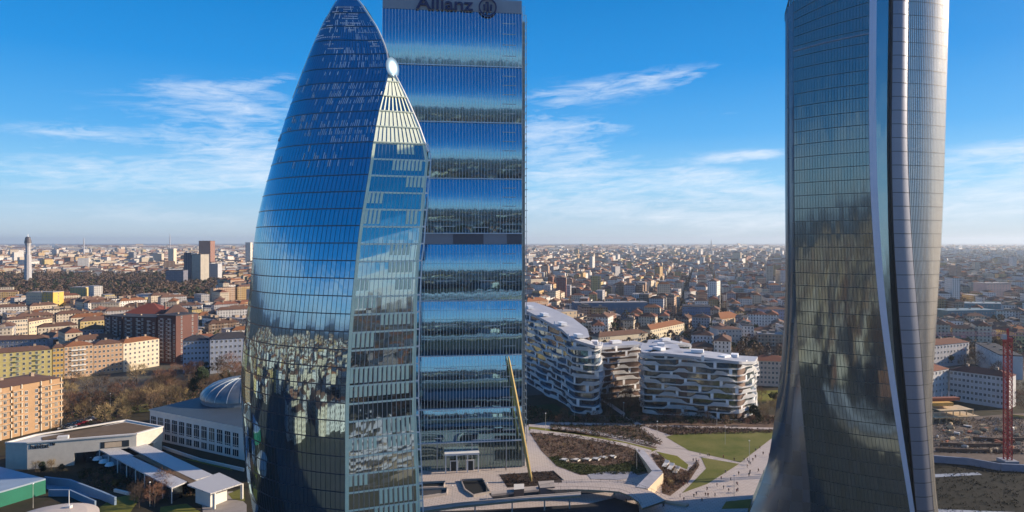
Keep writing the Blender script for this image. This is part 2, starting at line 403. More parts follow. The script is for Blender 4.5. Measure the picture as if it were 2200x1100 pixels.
    for k in range(32):
        m.face([cp+n0*.35, fz(.3, k), fz(.3, k+1)])
        for ri in range(8): m.face([fz(.3+ri*.38, k), fz(.3+(ri+1)*.38, k), fz(.3+(ri+1)*.38, k+1), fz(.3+ri*.38, k+1)])
    m.build('sun_glint_cap', mat('sun_glint_cap', (.13, .20, .27), .14, 1, .02), T, smooth=True, merge=True)
    return T
curved_tower()

# ---- the slab tower with the sign
def sign_tower():
    T = thing('slab_tower', 'slab tower of stacked bowed blue glass modules with dark lettering on top', 'skyscraper', loc=(-26, 300, 0))
    A = Vector((X(822, 296), 296, 0)); B = Vector((X(1121, 303.6), 303.6, 0))
    d = (B-A).normalized(); W = (B-A).length; nb = Vector((-d.y, d.x, 0)); nf = -nb; DP = 24
    lv = [(12.0, 26.7), (26.7, 50), (50, 74.2), (74.2, 98.9), (103.8, 127.9), (127.9, 152.7), (152.7, 177.5), (177.5, 201.4)]
    gl = glass('bowed_blue_glass', (.32, .64, .82), (.005, .014, .025), .56, .04, 1.41, 4.0, .010, 1.5)
    fin = mat('pale_fin', (.90, .92, .92), .4, .0, .05); lnm = mat('module_line', (.72, .76, .80), .4, .2, .05)
    slab = mat('white_slab_edge', (.60, .60, .56), .5, 0, .2)
    prof = lambda t, h: math.sin(math.pi*t)*.046*h*.98
    NF = 44; bay = W-.155*W
    for k, (z0, z1) in enumerate(lv):
        h = z1-z0; n = 16
        m = MB(); P = []
        for i in range(n+1):
            t = i/n; e = prof(t, h)
            P.append([A+nf*e+Vector((0, 0, z0+h*t)), B+nf*e+Vector((0, 0, z0+h*t)), B+nb*DP+nb*e+Vector((0, 0, z0+h*t)), A+nb*DP+nb*e+Vector((0, 0, z0+h*t))])
        m.grid([[p[0], p[1]] for p in P], 0, lambda i, j: (j*W, z0+h*i/n)); m.grid([[p[2], p[3]] for p in P], 0, lambda i, j: (j*W, z0+h*i/n))
        m.build('glass_module', gl, T, smooth=True, merge=True)
        m = MB()
        for q in range(NF+1):
            u = W*q/NF; wd = .15
            if q == int(NF*.845): wd = .22
            for i in range(n):
                for side in (0, 1):
                    e0, e1 = prof(i/n, h)+.10, prof((i+1)/n, h)+.10; s_ = nf if side == 0 else nb; o = Vector((0, 0, 0)) if side == 0 else nb*DP
                    if side and q % 4: continue
                    a = A+o+d*u+s_*e0+Vector((0, 0, z0+h*i/n)); b = A+o+d*u+s_*e1+Vector((0, 0, z0+h*(i+1)/n)); x = d*wd/2
                    m.face([a-x, a+x, b+x, b-x])
        m.build('mullions', fin, T)
        m = MB(); m.bar(A+nf*.35+Vector((0, 0, z0)), B+nf*.35+Vector((0, 0, z0)), .34, h=.42)
        for s_ in range(1, int(h/4)):                    # floor edges read behind the glass
            z = z0+s_*h/int(h/4); e = prof(s_/int(h/4), h)+.04
            m.bar(A+d*(bay+.6)+nf*e+Vector((0, 0, z)), A+d*(bay+6.6)+nf*e+Vector((0, 0, z)), .1, 1, h=.30)
            if k < 4: m.bar(A+nf*e+Vector((0, 0, z)), A+d*bay+nf*e+Vector((0, 0, z)), .04, 2, h=.10)
        m.build('floor_bands', [lnm, slab, mat('dim_floor_line', (.10, .13, .16), .5)], T)
    ls = mat('ceiling_strip', (.75, .76, .74), .5, 0, .15)
    for px0, px1, py in ((933, 978, 486), (1015, 1050, 488), (938, 980, 603), (1030, 1062, 603), (935, 982, 697), (1040, 1074, 700), (933, 982, 790), (930, 980, 882), (1015, 1075, 946), (935, 950, 940)):
        zz = Z(py, 300); k_ = [i for i, (z0, z1) in enumerate(lv) if z0 <= zz <= z1][0]; e = prof((zz-lv[k_][0])/(lv[k_][1]-lv[k_][0]), lv[k_][1]-lv[k_][0])+.05
        u0, u1 = (X(px0, 300)-A.x)/d.x, (X(px1, 300)-A.x)/d.x; m = MB(); p = A+d*u0+nf*e+Vector((0, 0, zz)); q = A+d*u1+nf*e+Vector((0, 0, zz)); m.face([p-Vector((0, 0, .22)), q-Vector((0, 0, .22)), q+Vector((0, 0, .1)), p+Vector((0, 0, .1))]); m.build('ceiling_strip', ls, T)
    # solid core ends, plant floor and crown
    m = MB(); cor = lambda e=0: [tuple((A-d*0+nf*e)[:2]), tuple((B+nf*e)[:2]), tuple((B+nb*(DP+e))[:2]), tuple((A+nb*(DP+e))[:2])]
    m.prism(cor(-.15), 98.9, 103.8); 
    for a, b in ((0, .23), (.23, .50), (.50, .73), (.73, .9), (.9, 1)):
        pass
    m.build('plant_floor', mat('plant_louvre', (.16, .15, .17), .6, .2, .15), T)
    m = MB(); m2 = MB()
    for i, (a, b) in enumerate(((0.0, .42), (.42, .685), (.685, .91))):
        if i == 1: pass
    for a, b in ((.27, .50), (.72, .89)):
        m = MB(); p, q = A+d*W*a+nf*.02, A+d*W*b+nf*.02
        m.face([p+Vector((0, 0, 99.1)), q+Vector((0, 0, 99.1)), q+Vector((0, 0, 103.5)), p+Vector((0, 0, 103.5))])
        m.build('plant_panel', mat('grey_panel', (.32, .32, .36), .5, .2, .08), T)
    m = MB(); m.prism(cor(.2), 201.4, 207.2)
    m.build('crown_wall', mat('crown_cladding', (.30, .31, .34), .45, .3, .15, .05), T)
    m = MB(); m.prism([tuple((A+nf*-.1-d*.1)[:2]), tuple((A+nb*(DP+.1)-d*.1)[:2]), tuple((A+nb*(DP+.1)+d*.1)[:2]), tuple((A-nf*.1+d*.1)[:2])], 0, 201.4)
    m.prism([tuple((B+nf*-.1)[:2]), tuple((B+nb*(DP+.1))[:2]), tuple((B+nb*(DP+.1)+d*.2)[:2]), tuple((B-nf*.1+d*.2)[:2])], 0, 201.4)
    m.build('end_wall', glass('end_glass', (.6, .75, .8), (.03, .04, .05), .25, .1, 3, 4, .01, 1.5), T)
    # open steel lift frame on the right end
    m = MB(); fr = mat('lift_frame', (.58, .60, .57), .45, .1, .2)
    for o in (.5, 1.3, 2.1):
        for dd in (0, 8, 16):
            p = B+d*o+nb*dd; m.bar(p+Vector((0, 0, 0)), p+Vector((0, 0, 205 if o < 2 else 200)), .22 if o != 1.3 else .14)
    z = 2.5
    while z < 203:
        for dd in (0, 8, 16):
            m.bar(B+d*.3+nb*dd+Vector((0, 0, z)), B+d*(2.2+.5*(int(z/3.1) % 3 == 0))+nb*dd+Vector((0, 0, z)), .2)
        m.bar(B+d*2.1+Vector((0, 0, z)), B+d*2.1+nb*16+Vector((0, 0, z)), .14)
        z += 3.1
    m.build('lift_frame', fr, T)
    m = MB(); p = B+nb*4+d*.9; m.prism([tuple((p-d*.55-nb*3)[:2]), tuple((p+d*.7-nb*3)[:2]), tuple((p+d*.7+nb*10)[:2]), tuple((p-d*.55+nb*10)[:2])], 0, 198)
    m.build('lift_shaft', mat('shaft_cladding', (.24, .26, .25), .5, .2, .25, .2), T)
    # lobby
    m = MB(); m.prism(cor(-.4), 0, 12); m.build('lobby_glazing', glass('lobby_glass', (.6, .85, .85), (.05, .09, .09), .3, .03, 2.8, 6, .01, 1.5), T)
    m = MB()
    for q in range(0, NF+1, 1):
        p = A+d*W*q/NF+nf*.3; wq = .5 if q % 11 == 6 else .14
        m.bar(p, p+Vector((0, 0, 12)), wq)
    m.bar(A+nf*.32+Vector((0, 0, 12)), B+nf*.32+Vector((0, 0, 12)), .3, h=.3)
    m.build('lobby_posts', mat('lobby_post', (.5, .52, .52), .4, .4, .1), T)
    # entrance canopy
    cx = lambda px: (X(px, 300)-A.x)/d.x
    c0, c1 = cx(955), cx(1028)
    m = MB(); q = [A+d*c0+nf*0, A+d*c1+nf*0, A+d*c1+nf*4.5, A+d*c0+nf*4.5]
    m.prism([tuple(v[:2]) for v in q], 7.6, 8.4, bottom=True)
    m.build('entrance_canopy', white_paint, T)
    for f_ in (.03, .35, .66, .97): m = MB(); p = A+d*(c0+(c1-c0)*f_)+nf*4; m.bar(p, p+Vector((0, 0, 7.6)), .45); m.build('canopy_post', white_paint, T)
    for f_ in (.28, .74):
        m = MB()
        p = A+d*(c0+(c1-c0)*f_)+nf*1.6
        for dx in (-1.6, 1.6): m.bar(p+d*dx, p+d*dx+Vector((0, 0, 4.2)), .4)
        m.bar(p-d*1.8+Vector((0, 0, 4.4)), p+d*1.8+Vector((0, 0, 4.4)), .4)
        m.bar(p+nb*.2+Vector((0, 0, 0)), p+nb*.2+Vector((0, 0, 4.1)), 2.6, 1, h=.1)
        m.build('entrance_door', [white_paint, dark_line], T)
    # roof plant
    m = MB(); m.prism([tuple((A+d*8+nb*6)[:2]), tuple((A+d*50+nb*6)[:2]), tuple((A+d*50+nb*18)[:2]), tuple((A+d*8+nb*18)[:2])], 207.2, 209); m.build('roof_plant', steel, T)
    # lettering: five-point letters and the ring emblem
    navy = mat('navy_sign', (.006, .012, .085), .35, 0, .1)
    cu = bpy.data.curves.new('sign_lettering', 'FONT'); cu.body = 'Allianz'; cu.size = 7.6; cu.extrude = .3; cu.offset = .11
    cu.space_character = 1.0
    tmp = bpy.data.objects.new('tmp', cu); COL.objects.link(tmp); bpy.context.view_layer.update()
    me = bpy.data.meshes.new_from_object(tmp.evaluated_get(bpy.context.evaluated_depsgraph_get())); COL.objects.unlink(tmp); bpy.data.objects.remove(tmp)
    xs = [v.co.x for v in me.vertices]; x0, x1 = min(xs), max(xs)
    u0, u1 = cx(895), cx(1016); sc = (u1-u0)/(x1-x0)
    o = bpy.data.objects.new('sign_lettering', me); me.materials.clear(); me.materials.append(navy); link(o, T)
    for v in me.vertices:
        p = A+d*(u0+(v.co.x-x0)*sc)+nf*(.9+v.co.z)+Vector((0, 0, 201.7+v.co.y)); v.co = p-Vector(T.location)
    o.matrix_parent_inverse.identity(); o['_local'] = 1
    m = MB(); ec = A+d*cx(1047)+nf*1.3+Vector((0, 0, 203.3)); rr = 3.7; n = 40
    for i in range(n):
        a0, a1 = 2*math.pi*i/n, 2*math.pi*(i+1)/n
        m.bar(ec+d*math.cos(a0)*rr+Vector((0, 0, math.sin(a0)*rr)), ec+d*math.cos(a1)*rr+Vector((0, 0, math.sin(a1)*rr)), .6, h=.6)
    for dx, z0, z1, wd in ((0, -1.9, 2.3, .95), (-1.45, -1.5, 1.2, .8), (1.45, -1.5, 1.2, .8)):
        m.bar(ec+d*dx+Vector((0, 0, z0)), ec+d*dx+Vector((0, 0, z1)), wd, h=.5)
    m.bar(ec+d*-.1+Vector((0, 0, 2.3)), ec+d*-1.0+Vector((0, 0, 1.9)), .5); m.bar(ec+d*-1.45+Vector((0, 0, 1.2)), ec+d*-1.9+Vector((0, 0, .5)), .5); m.bar(ec+d*1.45+Vector((0, 0, 1.2)), ec+d*1.9+Vector((0, 0, .5)), .5)
    m.build('sign_emblem', navy, T)
    # gilded raking prop
    m = MB(); a = Vector((X(1092, 298), 298, Z(765, 298))); b = Vector((X(1142, 284.5), 284.5, 0))
    pts = [b.lerp(a, t) for t in (0, .04, .35, .7, .96, 1)]
    m.tube(pts, [.25, .7, .85, .8, .5, .2], 10); m.build('raking_prop', mat('gilded_steel', (.42, .31, .12), .35, .45, .15, .3), T)
    return T
sign_tower()

# ---- the twisting tower
def twist_tower():
    T = thing('twisting_tower', 'twisting tower of dark teal glass with silver fluted corner bands', 'skyscraper', loc=(135, 218, 0))
    E = {}
    E['a'] = edge([(1575, 1190, 226), (1606, 1100, 226), (1624, 1070, 226), (1640, 1045, 226), (1650, 1000, 226), (1657, 950, 226), (1667, 880, 226), (1676, 800, 226), (1682, 740, 226), (1686, 680, 226), (1688, 600, 226), (1687, 500, 226), (1686, 300, 226), (1687, 35, 226)])
    E['b'] = edge([(1735, 1220, 219), (1742, 1130, 219), (1745, 1090, 219), (1738, 1030, 219), (1731, 960, 219), (1722, 860, 219), (1714, 740, 219.5), (1709, 620, 220), (1707, 500, 220), (1706, 300, 220), (1705, 8, 221)])
    E['c'] = edge([(1972, 1220, 203), (1955, 1100, 203.3), (1944, 1030, 203.6), (1935, 980, 203.8), (1921, 890, 204.2), (1906, 790, 204.7), (1893, 700, 205), (1880, 580, 205), (1872, 460, 205), (1867, 350, 205), (1866, 150, 205), (1868, -20, 205.5)])
    E['d'] = edge([(1983, 1220, 202.4), (1966, 1100, 202.7), (1955, 1030, 203), (1947, 980, 203.2), (1934, 890, 203.6), (1920, 790, 204), (1908, 700, 204.2), (1896, 580, 204.2), (1888, 460, 204.2), (1883, 350, 204.2), (1882, 150, 204.2), (1884, -20, 204.6)])
    E['e'] = edge([(1984, 1220, 203.6), (1967.5, 1100, 203.7), (1959.5, 1000, 204), (1950, 900, 204.4), (1938, 780, 204.8), (1928, 660, 205), (1919, 540, 205), (1914, 420, 205), (1912, 300, 205), (1916, -20, 205)])
    E['f'] = edge([(1984, 1220, 202.0), (1968, 1100, 202), (1961, 1000, 202.3), (1952, 900, 202.6), (1940, 780, 203), (1930, 660, 203.5), (1921, 540, 203.8), (1917, 420, 204), (1915, 300, 204), (1919, -20, 204)])
    E['g'] = edge([(2020, 1220, 202.5), (2006, 1100, 202.8), (1999, 1000, 203), (1990, 900, 203.5), (1981, 780, 204), (1971, 660, 204.4), (1962, 560, 204.8), (1955, 450, 205), (1950, 300, 205), (1953, -20, 205)])
    E['h'] = edge([(2040, 1220, 209), (2008, 1100, 209), (1999.5, 950, 209), (1999, 900, 209), (2003, 830, 209), (2009, 740, 209), (2016, 620, 209), (2021, 540, 209), (2025, 450, 209), (2029, 340, 209), (2034, 150, 209), (2039, -20, 209)])
    E['i'] = lambda z: E['h'](z)+Vector((-6-(.05*max(0, 60-z)), 58, 0))
    E['j'] = lambda z: E['a'](z)+Vector((22, 44, 0))
    fh = 4.1; zt = {k: 187.0 for k in 'abcdefghij'}; zt['a'] = 173.5; zt['b'] = 178.0; zt['j'] = 176; zt['i'] = 186
    n = 90; V = {}
    for k in 'abcdefghij':
        V[k] = []
        for i in range(n+1):
            z = zt[k]*i/n if k not in 'ab' else (187*i/n if 187*i/n < 165 else 165+(zt[k]-165)*(187*i/n-165)/22)
            V[k].append(E[k](z))
    for k in 'abcdefgh':                                 # smooth along height
        P = V[k]; o = []
        for i in range(n+1):
            kk = min(i, n-i, 5); a = P[i-kk:i+kk+1]; o.append(sum(a, Vector((0, 0, 0)))/len(a))
        V[k] = o
    def strip(k1, k2, m_, nu=1, bulge=0.0, wu=None, name='facade', mt=0, smooth_=True, nv=n):
        m = MB(); P = []; W = (V[k1][n//2]-V[k2][n//2]).length
        for i in range(n+1):
            a, b = V[k1][i], V[k2][i]; q = (b-a).cross(Vector((0, 0, 1))); q = q.normalized() if q.length > .01 else Vector((0, -1, 0))
            row = []
            for j in range(nu+1):
                t = j/nu; row.append(a.lerp(b, t)+q*bulge*math.sin(math.pi*t)*min(1, (b-a).length/8))
            P.append(row)
        m.grid(P, 0, lambda i, j: (W*j/nu, 187*i/n)); m.build(name, m_, T, smooth=smooth_, merge=True); return P
    gt = glass('dark_teal_glass', (.44, .60, .64), (.045, .058, .066), .30, .08, 1.3, fh, .016, 1.5)
    silver = mat('silver_cladding', (.24, .25, .30), .38, .55, .12, .1); silver2 = mat('bright_fluted_metal', (.72, .70, .64), .30, .55, .10, .15)
    P = strip('b', 'c', gt, 24, 1.2, name='main_glass_facade')
    strip('a', 'b', glass('side_glass', (.42, .52, .60), (.07, .085, .11), .26, .14, 1.3, fh, .012, 1.5), 6, 1.2, name='side_glass_facade')
    strip('c', 'd', mat('pale_corner_strip', (.56, .62, .74), .40, .25, .08, .1), 3, .3, name='pale_corner_band')
    strip('d', 'e', glass('recess_teal_glass', (.45, .65, .72), (.02, .045, .055), .45, .08, 1.3, fh, .012, 1.5), 2, 0, name='recess_glazing'); strip('e', 'f', mat('recess_dark', (.07, .065, .08), .4, .4), 1, 0, name='recess_wall', smooth_=False)
    Q1 = strip('f', 'g', silver, 6, .9, name='silver_corner_band')
    Q = strip('g', 'h', glass('bright_fluted_glass', (.95, .93, .90), (.78, .75, .68), .40, .18, .6, fh, .03, 1.5, dark=.9), 16, .8, name='fluted_facade')
    strip('h', 'i', silver, 4, .5, name='rear_facade'); strip('i', 'j', gt, 4, .5, name='rear_facade'); strip('j', 'a', gt, 4, .5, name='rear_facade')
    def surf(P, i, j, e=0):
        n0 = (P[i][min(j+1, len(P[0])-1)]-P[i][max(j-1, 0)]).cross(P[min(i+1, n)][j]-P[max(i-1, 0)][j])
        if n0.length < 1e-6: return P[i][j]
        n0.normalize(); return P[i][j]+(n0 if n0.y < 0 else -n0)*e
    def lines(P, nv, name, mt, wid, e, zstep, wl):
        m = MB(); nu = len(P[0])-1
        for q in range(nv+1):
            u = q/nv*nu; j = min(int(u), nu-1); f = u-j
            for i in range(n):
                a = surf(P, i, j, e).lerp(surf(P, i, j+1, e), f); b = surf(P, i+1, j, e).lerp(surf(P, i+1, j+1, e), f)
                t = (P[i][j+1]-P[i][j]); 
                if t.length < .04: continue
                t = t.normalized()*wid/2; m.face([a-t, a+t, b+t, b-t])
        for q in range(1, int(187/zstep)):
            v = q*zstep/187*n; i = min(int(v), n-1); f = v-i
            for j in range(nu):
                a = surf(P, i, j, e+.02).lerp(surf(P, i+1, j, e+.02), f); b = surf(P, i, j+1, e+.02).lerp(surf(P, i+1, j+1, e+.02), f); h = Vector((0, 0, wl/2))
                m.face([a-h, b-h, b+h, a+h])
        m.build(name, mt, T)
    lines(P, 26, 'facade_joints', mat('teal_joint', (.08, .10, .10), .4, .3), .08, .06, fh, .20)
    lines(Q, 24, 'fluting', mat('fluting_shadow_gap', (.14, .13, .12), .4, .4), .16, .10, fh*1.0, .12)
    lines(Q1, 1, 'band_joints', mat('band_joint', (.06, .065, .08), .4, .4), .08, .04, fh, .2)
    m = MB()                                             # thick bright line across the crown
    for j in range(24): m.bar(surf(P, 79, j, .2)+Vector((0, 0, -1.5+j*.0)), surf(P, 79, j+1, .2)+Vector((0, 0, -1.5)), .3, h=.35)
    m.build('crown_line', silver, T)
    m = MB(); m.face([V[k][n] for k in 'abcdefghij']); m.build('roof', steel, T)
    m = MB()                                             # open crown frame on the left corner
    for q in range(6):
        t = q/5; a = V['a'][n].lerp(V['b'][n], t); m.bar(a-Vector((0, 0, .5)), a+Vector((0, 0, 2+4*t)), .3)
    m.bar(V['a'][n]+Vector((0, 0, 2)), V['b'][n]+Vector((0, 0, 6)), .3)
    m.build('crown_frame', dark_line, T)
    return T
twist_tower()
for o in list(bpy.data.objects):                         # parts were modelled in world space; seat them on their thing
    if o.parent and o.type == 'MESH' and not o.get('_local'):
        o.data.transform(__import__('mathutils').Matrix.Translation(-Vector(o.parent.location)))
    if o.get('_local'): del o['_local']
    if o.parent: o['_done'] = 1
# ================================================================ GROUND AND CITY
m = MB(); s = 40000; m.face([(-s, -s, 0), (s, -s, 0), (s, s, 0), (-s, s, 0)])
tag(m.build('ground', mat('city_ground', (.085, .075, .068), .9, 0, .5, .012, (.05, .055, .035))), kind='structure')
def facade_mat():
    t = NT('rendered_wall'); c = t.attr(); uv = t.uv(); sp = t.n('ShaderNodeSeparateXYZ'); t.set(sp.inputs[0], uv)
    u = t.m('DIVIDE', sp.outputs[0], 2.9); v = t.m('DIVIDE', sp.outputs[1], 3.15)
    fu, fv = t.m('FRACT', u), t.m('FRACT', v)
    inb = lambda x, a, b: t.m('MULTIPLY', t.m('GREATER_THAN', x, a), t.m('LESS_THAN', x, b))
    wd = t.m('MULTIPLY', inb(fu, .30, .66), inb(fv, .28, .80))
    cb = t.n('ShaderNodeCombineXYZ'); t.set(cb.inputs[0], t.m('FLOOR', u)); t.set(cb.inputs[1], t.m('FLOOR', v))
    wn = t.n('ShaderNodeTexWhiteNoise', noise_dimensions='3D'); t.set(wn.inputs['Vector'], cb.outputs[0])
    win = t.mix(t.m('GREATER_THAN', wn.outputs['Value'], .72), (.025, .03, .04), (.20, .17, .13))
    nz = t.noise(t.pos(), .12, 4, .6).outputs[0]
    wall = t.mix(t.m('MULTIPLY', nz, .55), c, t.mix(1.0, c, (.55, .52, .50), 'MULTIPLY'))
    wall = t.mix(t.m('MULTIPLY', t.m('LESS_THAN', fv, .07), .5), wall, (.5, .46, .40))
    bal = t.m('MULTIPLY', inb(t.m('FRACT', t.m('DIVIDE', sp.outputs[0], 11.6)), .5, .78), inb(fv, .0, .33))
    wall = t.mix(t.m('MULTIPLY', bal, .6), wall, (.45, .42, .38))
    col = t.mix(wd, wall, win); r = t.m('SUBTRACT', .85, t.m('MULTIPLY', wd, .6))
    return t.done(t.pbr(col=col, rough=r, spec=.35))
WALL = facade_mat()
def roof_mat():
    t = NT('roof_covering'); c = t.attr(); p = t.pos(); n1 = t.noise(p, .25, 5, .65).outputs[0]; n2 = t.noise(p, 2.2, 2, .5).outputs[0]
    f = t.m('MULTIPLY', t.m('ADD', n1, t.m('MULTIPLY', n2, .6)), .62)
    return t.done(t.pbr(col=t.mix(f, c, t.mix(1.0, c, (.45, .42, .42), 'MULTIPLY')), rough=.85, spec=.2))
ROOF = roof_mat()
WC = {'cream': (.66, .56, .42), 'ochre': (.52, .35, .15), 'white': (.76, .73, .68), 'grey': (.42, .41, .42), 'brick red': (.26, .11, .07), 'peach': (.52, .35, .24), 'yellow': (.60, .46, .19), 'brown': (.24, .16, .11)}
RC = {'brown tiled': (.20, .115, .08), 'red tiled': (.27, .115, .07), 'dark grey': (.07, .07, .08), 'pale flat': (.42, .40, .38), 'orange tiled': (.34, .15, .07)}
wk, rk = list(WC), list(RC)
rng = np.random.default_rng(5)
# keep-out zones: plan polygons the generic blocks must not touch, filled as the named buildings are placed
KEEP = []
def keep(x, y, r): KEEP.append((x, y, r))

# ---- named apartment blocks, modelled window by window
def wmesh(name, wdt, hgt, frame, pane):
    m = MB(); a, b = wdt/2, hgt/2
    for x0, x1, z0, z1 in ((-a, a, -b-.12, -b), (-a, a, b, b+.1), (-a-.08, -a, -b-.12, b+.1), (a, a+.08, -b-.12, b+.1), (-.04, .04, -b, b)):
        m.prism([(x0, -.10), (x1, -.10), (x1, 0), (x0, 0)], z0, z1, 0, bottom=True)
    m.face([(-a, -.04, -b), (a, -.04, -b), (a, -.04, b), (-a, -.04, b)], 1)
    o = m.build(name, [frame, pane]); me = o.data; bpy.data.objects.remove(o); return me
PANE = None
def pane():
    t = NT('window_pane'); r = t.n('ShaderNodeObjectInfo').outputs['Random']
    c = t.mix(t.m('GREATER_THAN', r, .75), (.02, .028, .04), (.16, .14, .11)); return t.done(t.pbr(col=c, rough=.12, spec=.6))
PANE = pane()
WM = {}
def winmesh(w_, h_, fc='white'):
    k = (round(w_, 1), round(h_, 1), fc)
    if k not in WM: WM[k] = wmesh('window', w_, h_, white_paint if fc == 'white' else mat('brown_frame', (.12, .07, .05), .6), PANE)
    return WM[k]
def hiproof(m, w_, d_, z, rh, ov=.5, hip=.5, m0=0):
    a = [(-ov, -ov, z), (w_+ov, -ov, z), (w_+ov, d_+ov, z), (-ov, d_+ov, z)]; i = min(d_*hip, w_*.45)
    r0, r1 = (i-ov, d_/2, z+rh), (w_-i+ov, d_/2, z+rh)
    m.face([a[0], a[1], r1, r0], m0); m.face([a[2], a[3], r0, r1], m0); m.face([a[1], a[2], r1], m0); m.face([a[3], a[0], r0], m0)
    m.face(a[::-1], m0)
NWIN = 0
def block(name, label, cat, pl, Dl, pr, Dr, depth, ztop, wall, roof, rh=2.5, nf=6, nw=8, side=3, win=(1.3, 1.7), balc=None, group=None, fc='white', pil=None, z0=1.0):
    """front wall runs from (photo column pl, distance Dl) to (pr, Dr)"""
    global NWIN
    a = Vector((X(pl, Dl), Dl, 0)); b = Vector((X(pr, Dr), Dr, 0)); w_ = (b-a).length; rz = math.atan2(b.y-a.y, b.x-a.x)
    T = thing(name, label, cat, group, a, rz)
    wc = WC[wall] if isinstance(wall, str) else wall; rc = RC[roof] if isinstance(roof, str) else roof
    m = MB(); m.prism([(0, 0), (w_, 0), (w_, depth), (0, depth)], 0, ztop); m.build('wall', mat('wall_%.2f_%.2f_%.2f' % wc, wc, .85, 0, .22, .15), T)
    m = MB(); m.cur = rc
    if rh > .8: hiproof(m, w_, depth, ztop, rh)
    else:
        m.prism([(-.2, -.2), (w_+.2, -.2), (w_+.2, depth+.2), (-.2, depth+.2)], ztop, ztop+.7)
    ro = m.build('roof', ROOF, T)
    m = MB(); m.cur = wc
    for q in range(max(1, int(w_/14))):
        x = w_*(q+.5)/max(1, int(w_/14)); m.prism([(x-.8, depth*.5-.8), (x+.8, depth*.5-.8), (x+.8, depth*.5+.8), (x-.8, depth*.5+.8)], ztop, ztop+rh+1.2)
        c = m.build('chimney', mat('chimney_render', (.35, .27, .2), .8), ro); m = MB()
    n = 0; fh = (ztop-z0)/nf; me = winmesh(min(win[0], w_/nw*.7), min(win[1], fh*.62), fc)
    for f_ in range(nf):
        for q in range(nw):
            if n >= 74: break
            o = link(bpy.data.objects.new('window', me), T); o.location = (w_*(q+.5)/nw, -.02, z0+fh*(f_+.55)); n += 1
        for q in range(side):
            if n >= 98: break
            o = link(bpy.data.objects.new('window', me), T); o.location = (w_+.02, depth*(q+.5)/side, z0+fh*(f_+.55)); o.rotation_euler = (0, 0, R(90)); n += 1
    NWIN += n
    if balc:
        bm_ = MB(); bw = balc.get('w', 3.2)
        slab = MB(); slab.prism([(-bw/2, -1.3), (bw/2, -1.3), (bw/2, -.01), (-bw/2, -.01)], 0, .18, bottom=True); slab.prism([(-bw/2, -1.35), (bw/2, -1.35), (bw/2, -1.25), (-bw/2, -1.25)], .18, 1.1, 1, bottom=True)
        so_ = slab.build('balcony', [mat('balcony_slab', (.62, .58, .5), .7), mat('bal_%s' % balc['n'], balc['c'], .7)]); bme = so_.data; bpy.data.objects.remove(so_)
        k = 0
        for f_ in range(1, nf):
            for x in balc['x']:
                if k < 95: o = link(bpy.data.objects.new('balcony', bme), T); o.location = (w_*x, 0, z0+fh*(f_+.05)); k += 1
    if pil:
        m = MB()
        for x in pil: m = MB(); m.prism([(w_*x-.25, -.5), (w_*x+.25, -.5), (w_*x+.25, -.01), (w_*x-.25, -.01)], 0, ztop+.1); m.build('pilaster', mat('pale_pilaster', (.62, .56, .46), .7), T)
    c = (a+b)/2; ang = Vector((-math.sin(rz), math.cos(rz), 0)); keep(c.x+ang.x*depth/2, c.y+ang.y*depth/2, max(w_, depth)*.5+6)
    if w_ > 45:
        for f_ in (.2, .8): p = a.lerp(b, f_); keep(p.x, p.y, 22)
    return T
AB = 'apartment block'
o_ = block('apartment_block', 'large orange apartment block with white balcony grid, nearest block on the left', AB, -75, 330, 131, 371, 26, 26.3, (.43, .27, .15), 'brown tiled', 1.8, 8, 9, 2, balc={'n': 'orange', 'c': (.46, .28, .15), 'x': [.06, .17, .28, .39, .50, .83, .94], 'w': 6.2}, pil=[0, .12, .23, .34, .45, .56, .77, .88, 1])
block('apartment_block', 'yellow green apartment block with ochre bays, left of the orange facades', AB, -40, 470, 112, 494, 16, 22.5, (.50, .42, .17), 'brown tiled', 2.6, 6, 11, 1, balc={'n': 'sage', 'c': (.35, .38, .22), 'x': [.2, .5, .8]})
block('apartment_block', 'narrow deep ochre apartment bay between yellow green block and white balcony bay', AB, 113, 494, 137, 498, 16, 23.2, (.58, .36, .10), 'brown tiled', 2.2, 6, 3, 1)
block('apartment_block', 'orange apartment facade with a white window bay in its middle', AB, 138, 498, 200, 511, 15, 23.5, (.50, .33, .20), 'orange tiled', 2.6, 6, 7, 1, balc={'n': 'white', 'c': (.7, .68, .64), 'x': [.35, .62], 'w': 4.5})
block('apartment_block', 'salmon orange apartment facade under brown roof, next to the white window bay', AB, 200.5, 511, 264, 525, 15, 22.7, (.48, .31, .19), 'brown tiled', 2.6, 6, 7, 1)
block('apartment_block', 'cream end apartment block with one white sunlit gable beside bare trees', AB, 265, 525, 342, 552, 14, 22, 'cream', 'orange tiled', 2.6, 6, 8, 2)
block('apartment_tower', 'dark brick red apartment tower, left one of the brick cluster', AB, 224, 590, 262, 580, 20, 36, (.10, .055, .05), 'dark grey', .5, 11, 5, 2, balc={'n': 'w1', 'c': (.5, .45, .42), 'x': [.3, .7]})  # cluster's brick colours lowered to carry the shade on the fronts
block('apartment_tower', 'wide dark brick apartment tower with pale balconies in the brick cluster', AB, 264, 572, 336, 566, 22, 37, (.12, .06, .05), 'dark grey', .5, 11, 6, 1, balc={'n': 'w1', 'c': (.5, .45, .42), 'x': [.2, .5, .8]})
block('apartment_tower', 'brick apartment tower with a sunlit orange edge, right one of the brick cluster', AB, 338, 566, 378, 560, 24, 39, (.13, .06, .05), 'dark grey', .5, 12, 5, 2, balc={'n': 'w1', 'c': (.5, .45, .42), 'x': [.3, .7]})
block('apartment_tower', 'navy grey apartment tower stuck to the right side of the brick cluster', AB, 379, 575, 396, 574, 20, 37, (.06, .07, .11), 'dark grey', .5, 11, 3, 1)
